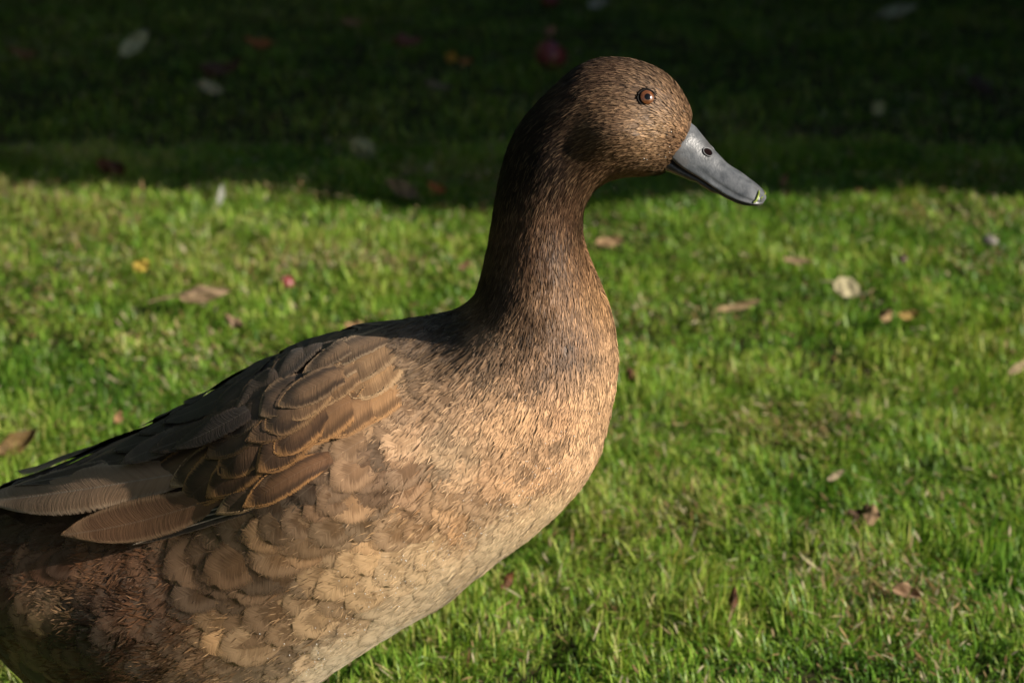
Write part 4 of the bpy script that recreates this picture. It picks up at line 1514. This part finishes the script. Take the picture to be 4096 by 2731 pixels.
def leaf(name, px, length, width, label, color, head=0.0, tilt=40, z=0.026, curl=0.3, fold=0.2, wavy=0.12, stalk=0.25, lobes=0, cat='leaf', group=None, seed=0, twist=0.0):
    """length and width in photograph pixels; head = direction of the leaf's tip in the picture; tilt = how far the blade is raised towards the camera"""
    r = np.random.default_rng(seed + 900)
    z = 0.004 + (z - 0.004) * 0.72
    P = ground(px, z)[0]
    m = px_m(P)
    L, W = length * m, width * m
    tau, phi = R(tilt), R(head)
    q = np.array([0, math.cos(tau), math.sin(tau)])
    a = np.array([1, 0, 0]) * math.cos(phi) + q * math.sin(phi)
    b = -np.array([1, 0, 0]) * math.sin(phi) + q * math.cos(phi)
    n = np.cross(a, b)
    NU, NV = 13, 21
    U, Vv = feather_grid(NU, NV)
    w = np.sin(np.pi * Vv ** 0.8) ** 0.75 * 0.5
    if lobes:
        w = w * (0.62 + 0.38 * np.abs(np.cos(Vv * np.pi * lobes))) * (1 + 0.15 * np.sin(Vv * 31))
    else:
        w = w * (1 + 0.05 * np.sin(Vv * 40 + 1) + 0.05 * np.sin(Vv * 17))
    x = (Vv - 0.5) * L
    y = U * w * W
    hgt = curl * L * (4 * (Vv - 0.5) ** 2 - 0.4) * 0.5 + fold * np.abs(U * w) * W + wavy * W * 0.5 * np.sin(Vv * 9 + r.uniform(0, 6)) * U
    hgt += wavy * 0.3 * W * np.sin(Vv * 13 + U * 3 + r.uniform(0, 6)) + twist * L * U * (Vv - 0.5)
    V = P + np.outer(x, a) + np.outer(y, b) + np.outer(hgt, n)
    th = 0.0004
    top = V + n * th / 2
    bot = V - n * th / 2
    K = len(U)
    F = grid_faces(NU, NV)
    idx = np.arange(K).reshape(NV, NU)
    rimi = np.concatenate([idx[0, :], idx[1:, -1], idx[-1, -2::-1], idx[-2:0:-1, 0]])
    rj = np.roll(rimi, -1)
    faces = np.concatenate([F, F[:, ::-1] + K, np.stack([rj, rimi, rimi + K, rj + K], 1)])
    VV = np.concatenate([top, bot])
    cc = np.array(color) * 0.80 * np.exp(r.normal(0, 0.05))
    C = np.repeat((cc[None] * (0.8 + 0.45 * vnoise(U * 3 + seed, Vv * 5, 1.0, 77))[:, None]), 1, 0)
    C = np.concatenate([C, C * 1.1])
    uv = np.concatenate([np.stack([U, Vv], 1)] * 2)
    lowest = VV[:, 2].min()
    if lowest < 0.004:
        VV[:, 2] += 0.004 - lowest
    ctr = VV.mean(0)
    root = bpy.data.objects.new(name, None)
    col.objects.link(root)
    root.location = (ctr[0], ctr[1], 0)
    sh = np.array([ctr[0], ctr[1], 0])
    obj('blade', mesh_np('blade', VV - sh, faces, True, {'col': C}, uv), M['leaf'], root)
    if stalk:
        s0 = VV[NU // 2]
        st = np.array([s0 + (-a * i / 5 * stalk * L + np.array([0, 0, -0.004 * (i / 5) ** 2])) for i in range(6)])
        st[:, 2] = np.maximum(st[:, 2], 0.003)
        tv, tf = tube(st - sh, np.linspace(0.0011, 0.0007, 6) * (1 + L * 4), 6)
        obj('stalk', mesh_np('stalk', tv, tf, True, {'col': np.ones((len(tv), 1)) * cc * 1.1}), M['leaf'], root)
    tag(root, label, cat, group)
    return root


TAN, BRN, DBR = (0.36, 0.235, 0.13), (0.20, 0.105, 0.045), (0.085, 0.045, 0.025)
PALE, PGRN, ORG, YEL = (0.52, 0.46, 0.28), (0.36, 0.38, 0.20), (0.36, 0.13, 0.035), (0.55, 0.40, 0.06)
leaf('fallen_leaf', (815, 1170), 215, 70, 'long curled tan leaf with a stalk on the sunlit grass', (0.46, 0.32, 0.19), 6, 55, 0.042, -0.10, -0.7, 0.25, 0.55, seed=1)
leaf('fallen_leaf', (940, 1286), 88, 46, 'small crumpled tan brown leaf below the long curled leaf', (0.30, 0.20, 0.12), -25, 55, 0.030, 0.3, -0.6, 0.3, 0, seed=2)
leaf('fallen_leaf', (3390, 1152), 118, 84, 'pale cream oval leaf lying face up on sunlit grass', (0.62, 0.55, 0.33), -22, 62, 0.034, 0.1, 0.1, 0.08, 0.45, seed=3)
leaf('fallen_leaf', (3455, 2062), 140, 92, 'dark brown lobed leaf with pointed tips sunk in the lawn', DBR, 175, 42, 0.026, 0.3, 0.4, 0.3, 0, lobes=2.5, seed=4)
leaf('fallen_leaf', (3487, 2058), 92, 66, 'star tipped tan leaf end rising beside the dark lobed leaf', (0.34, 0.22, 0.12), 78, 66, 0.034, 0.2, -0.3, 0.2, 0, lobes=2.5, seed=5)
leaf('fallen_leaf', (3625, 2374), 120, 64, 'folded tan leaf with a dark hollow near the maple like leaf', (0.38, 0.24, 0.14), -14, 42, 0.028, 0.2, 1.1, 0.15, 0, seed=6)
leaf('fallen_leaf', (2528, 1496), 62, 44, 'reddish brown curled leaf beside the breast of the duck', (0.17, 0.065, 0.03), 120, 60, 0.030, 0.4, -0.8, 0.3, 0, seed=7)
leaf('fallen_leaf', (70, 1775), 200, 92, 'large folded olive brown leaf near the tail of the duck', (0.20, 0.125, 0.04), 38, 42, 0.030, 0.25, 0.5, 0.15, 0, seed=8)
leaf('fallen_leaf', (474, 1668), 56, 34, 'small peach coloured leaf scrap beside the rump of the duck', (0.50, 0.28, 0.13), 70, 60, 0.034, 0.2, 0.2, 0.1, 0, seed=9)
leaf('fallen_leaf', (568, 1062), 74, 52, 'small bright yellow leaf lying on the sunlit lawn', YEL, 20, 62, 0.036, 0.2, 0.2, 0.2, 0, seed=10)
leaf('fallen_leaf', (884, 778), 92, 26, 'narrow white leaf strip standing in grass by the shade edge', (0.62, 0.64, 0.56), 80, 80, 0.050, 0.1, 0.2, 0.1, 0, seed=11)
leaf('fallen_leaf', (1606, 752), 150, 66, 'tan leaf half in shade beside the nape of the duck', (0.22, 0.16, 0.10), 150, 60, 0.034, 0.2, 0.2, 0.2, 0.2, seed=12)  # tan darkened so the colour itself carries the half shade
leaf('fallen_leaf', (1746, 752), 88, 40, 'orange brown leaf half in shade beside the nape of the duck', ORG, 150, 60, 0.034, 0.3, 0.3, 0.2, 0, seed=13)
leaf('fallen_leaf', (440, 662), 130, 70, 'dark red brown leaf at the edge of the shade', (0.10, 0.035, 0.018), 165, 55, 0.036, 0.3, -0.4, 0.3, 0, seed=14)
leaf('fallen_leaf', (1446, 590), 110, 90, 'pale green curled leaf in the shade behind the duck', PGRN, 150, 70, 0.040, 0.3, -0.5, 0.2, 0.2, seed=15)
leaf('fallen_leaf', (540, 172), 150, 70, 'large pale green leaf lit softly in the deep shade', (0.60, 0.62, 0.38), 42, 75, 0.060, 0.15, 0.2, 0.2, 0.2, seed=16)
leaf('fallen_leaf', (845, 352), 110, 50, 'pale beige leaf below the dark crumpled leaf in shade', (0.50, 0.47, 0.30), -20, 62, 0.040, 0.2, 0.2, 0.2, 0.2, seed=17)
leaf('fallen_leaf', (1035, 166), 120, 46, 'rusty orange leaf lying in the deep shade', (0.42, 0.15, 0.05), 170, 55, 0.045, 0.3, -0.4, 0.2, 0.15, seed=18)
leaf('fallen_leaf', (880, 262), 170, 76, 'dark crumpled brown leaf in the shade between pale leaves', (0.10, 0.055, 0.04), 12, 50, 0.045, 0.3, -0.6, 0.4, 0, seed=19)
leaf('fallen_leaf', (90, 208), 130, 46, 'brown leaf at the shaded left end of the lawn', (0.22, 0.12, 0.05), 165, 50, 0.045, 0.3, -0.3, 0.3, 0, seed=20)
leaf('fallen_leaf', (1408, 90), 90, 34, 'small tan leaf far back in the shade', (0.34, 0.20, 0.10), -8, 55, 0.050, 0.2, 0.2, 0.2, 0, seed=21)
leaf('fallen_leaf', (1806, 230), 52, 46, 'bright orange yellow leaf in the shade near the apple', (0.62, 0.33, 0.04), 60, 70, 0.050, 0.2, 0.2, 0.2, 0, seed=22)
leaf('fallen_leaf', (1862, 246), 56, 32, 'dull orange leaf touching the bright orange yellow one', (0.42, 0.19, 0.05), 10, 60, 0.046, 0.2, 0.2, 0.2, 0, seed=23)
leaf('fallen_leaf', (1754, 340), 120, 36, 'faint grey brown leaf in the shade above the nape', (0.22, 0.19, 0.12), -15, 50, 0.040, 0.2, -0.3, 0.2, 0, seed=24)
leaf('fallen_leaf', (3590, 44), 170, 52, 'long pale leaf at the far end of the shade', (0.50, 0.50, 0.32), 14, 60, 0.050, 0.1, 0.2, 0.1, 0.2, seed=25)
leaf('fallen_leaf', (3514, 432), 70, 54, 'small pale green leaf in shade beyond the bill', (0.46, 0.48, 0.24), 60, 70, 0.045, 0.2, 0.2, 0.2, 0, seed=26)
leaf('fallen_leaf', (2392, 14), 90, 44, 'pale whitish leaf far back above the head of the duck', (0.50, 0.50, 0.40), 15, 65, 0.055, 0.2, 0.2, 0.2, 0, seed=27)
leaf('fallen_leaf', (3930, 338), 120, 56, 'dark curled leaf in shade beside a pale stone', (0.075, 0.05, 0.045), -40, 55, 0.045, 0.4, -0.6, 0.3, 0, seed=28)
leaf('fallen_leaf', (2960, 1222), 200, 34, 'dry straw coloured leaf strip on sunlit grass beyond the bill', (0.40, 0.29, 0.15), 14, 55, 0.034, 0.2, 0.2, 0.4, 0.1, seed=29)
leaf('fallen_leaf', (3546, 1256), 70, 52, 'crinkled tan leaf below the pale cream oval leaf', (0.40, 0.27, 0.13), 50, 60, 0.034, 0.3, -0.6, 0.3, 0, seed=30)
leaf('fallen_leaf', (3636, 1256), 90, 40, 'ochre leaf scrap touching the crinkled tan leaf', (0.44, 0.30, 0.08), 10, 60, 0.032, 0.3, -0.3, 0.3, 0, seed=31)
leaf('fallen_leaf', (2935, 2395), 110, 36, 'dark red brown leaf standing on edge in the lawn', (0.11, 0.04, 0.02), 85, 70, 0.034, 0.3, -0.5, 0.3, 0, seed=32)
leaf('fallen_leaf', (1860, 1700 - 640), 60, 30, 'small brown leaf scrap beside the neck of the duck', (0.28, 0.16, 0.08), 40, 60, 0.034, 0.2, 0.2, 0.2, 0, seed=33)
leaf('fallen_leaf', (3190, 1042), 120, 30, 'dry beige leaf strip lying in the sunlit lawn above the straw', (0.42, 0.30, 0.17), -4, 55, 0.034, 0.2, 0.2, 0.3, 0, seed=34)
leaf('fallen_leaf', (2440, 965), 120, 46, 'dry peach tan leaf behind the throat of the duck', (0.42, 0.27, 0.14), 10, 55, 0.034, 0.2, 0.2, 0.3, 0, seed=35)
leaf('fallen_leaf', (1420, 1300), 90, 36, 'tan leaf just showing above the back of the duck', (0.46, 0.28, 0.14), 5, 60, 0.034, 0.2, 0.2, 0.3, 0, seed=36)
leaf('fallen_leaf', (3345, 1900), 90, 26, 'slim cream leaf scrap lying above the dark lobed leaf', (0.55, 0.44, 0.28), 32, 60, 0.034, 0.2, 0.2, 0.2, 0, seed=37)
leaf('fallen_leaf', (1640, 160), 110, 44, 'brown pink leaf beside a dark apple in shade', (0.24, 0.09, 0.07), 0, 55, 0.045, 0.2, -0.3, 0.2, 0, seed=38)
leaf('fallen_leaf', (2203, 122), 52, 40, 'tiny peach leaf above the red apple in shade', (0.50, 0.26, 0.16), 40, 65, 0.05, 0.2, 0.2, 0.2, 0, seed=39)
leaf('fallen_leaf', (3135, 720), 62, 32, 'tan leaf standing at the shade edge beyond the bill tip', (0.22, 0.14, 0.07), 75, 75, 0.030, 0.2, -0.3, 0.2, 0, seed=40)
leaf('fallen_leaf', (4075, 1468), 120, 34, 'pale straw leaf strip on the lawn right of the stone', (0.55, 0.43, 0.24), 35, 50, 0.034, 0.1, 0.2, 0.1, 0, seed=41)
leaf('fallen_leaf', (2030, 2320), 90, 40, 'rust brown leaf sunk in grass below the breast', (0.20, 0.075, 0.03), 60, 60, 0.024, 0.3, -0.3, 0.3, 0, seed=42)

k = NT('apple_skin')
ob = k.n('TexCoord').outputs['Object']
sp = k.n('SeparateXYZ')
k.l(ob, sp.inputs[0])
c = k.mix(k.ramp(k.noise(ob, 30, 4), 0.40, 0.72), (0.20, 0.028, 0.035), (0.28, 0.10, 0.08))
c = k.mix(k.math('MULTIPLY', k.ramp(k.noise(ob, 400, 2), 0.62, 0.7), 0.5), c, (0.5, 0.3, 0.2))
k.l(c, k.p.inputs['Base Color'])
k.p.inputs['Roughness'].default_value = 0.32
M['apple'] = k.m


M['sloe'] = mat_plain('dark_fruit_skin', (0.07, 0.022, 0.045), 0.45, 0.4, 200, 0.4)


def apple(px, width, label, z=None, lean=0.5, seed=0, skin='apple', cat='apple'):
    P0 = ground(px, 0.03)[0]
    rad = width * px_m(P0) / 2
    zc = max(rad * 0.85, 0.012) if z is None else z
    P = ground(px, zc)[0]
    root = bpy.data.objects.new('apple', None)
    col.objects.link(root)
    root.location = P
    root.rotation_euler = (lean, 0.4, seed)
    th = np.linspace(0, np.pi, 22)
    ph_ = np.linspace(0, 2 * np.pi, 28, endpoint=False)
    T, Q = np.meshgrid(th, ph_, indexing='ij')
    rr = rad * (1 - 0.22 * np.exp(-(T / 0.42) ** 2) - 0.13 * np.exp(-((np.pi - T) / 0.35) ** 2)) * (1 + 0.02 * np.cos(5 * Q) * (T > 1.6))
    V = np.stack([rr * np.sin(T) * np.cos(Q), rr * np.sin(T) * np.sin(Q), rr * np.cos(T) * 0.92], -1).reshape(-1, 3)
    i = np.arange(22 * 28).reshape(22, 28)
    j = np.roll(i, -1, 1)
    F = np.stack([i[:-1], i[1:], j[1:], j[:-1]], -1).reshape(-1, 4)
    obj('fruit', mesh_np('fruit', V, F), M[skin], root)
    tv, tf = tube([(0, 0, rad * 0.66), (rad * 0.05, 0, rad * 0.95), (rad * 0.16, 0, rad * 1.2)], rad * 0.05, 6)
    obj('stem', mesh_np('stem', tv, tf), M['bark'], root)
    root.name = cat
    tag(root, label, cat)


apple((2204, 222), 132, 'red apple lying in the deep shade left of the head', seed=1)
apple((1146, 1134), 72, 'small red windfall apple in the sunlit grass', 0.010, 0.8, seed=2)
apple((2200, 4), 72, 'red apple at the far end of the shaded lawn', None, 0.3, seed=3)
apple((1602, 166), 70, 'dark red apple in shade beside a pinkish leaf', None, 0.4, seed=4)
apple((3608, 1040), 44, 'tiny dark purple fruit half sunk in the sunlit grass', 0.014, 0.4, seed=5, skin='sloe', cat='fruit')

M['stone'] = mat_plain('pebble', (0.20, 0.185, 0.165), 0.8, 0.25, 120, 0.4, 0.4)


def stone(px, width, label, seed):
    r = np.random.default_rng(seed)
    P0 = ground(px, 0.02)[0]
    rad = width * px_m(P0) / 2
    P = ground(px, 0.024)[0]
    n = nrm(iv)
    k1, k2 = nrm(r.normal(0, 1, (1, 3)))[0], nrm(r.normal(0, 1, (1, 3)))[0]
    s = 1 + 0.18 * np.sin(3 * n @ k1 + 1) + 0.12 * np.sin(5 * n @ k2)
    V = n * s[:, None] * rad * np.array([1.1, 0.9, 0.75])
    V[:, 2] -= V[:, 2].min()
    o = obj('pebble', mesh_np('pebble', V, itf), M['stone'])
    o.location = (P[0], P[1], max(0.002, 0.024 - rad * 0.7))
    tag(o, label, 'stone')


stone((3955, 966), 54, 'pale grey pebble in the sunlit grass', 1)
stone((3896, 322), 50, 'whitish pebble against a dark curled leaf in shade', 2)

# wisps of grass stuck to the wet bill
M['scrap'] = mat_plain('grass_scrap', (0.16, 0.21, 0.035), 0.4, 0.4, 300, 0.3)


def scrap(pxs, rad, label, h=0.0004):
    pts = [on_bill(np.array(q, float)) for q in pxs]
    pts = np.array([p + n * h for p, n in pts])
    pts = (ROT @ pts.T).T
    base = pts.mean(0)
    tv, tf = tube(pts - base, rad, 6)
    o = obj('grass_scrap', mesh_np('grass_scrap', tv, tf), M['scrap'])
    o.location = base
    tag(o, label, 'grass scrap')


scrap([(3034, 764), (3033, 776), (3029, 790), (3023, 803), (3012, 812)], np.array([.0003, .0007, .0009, .0007, .0004]), 'yellow green grass blade stuck across the tip of the bill')
scrap([(3052, 762), (3060, 775), (3065, 790), (3062, 806)], np.array([.0002, .00035, .00035, .0002]), 'thin brown grass thread curved round the bill end')
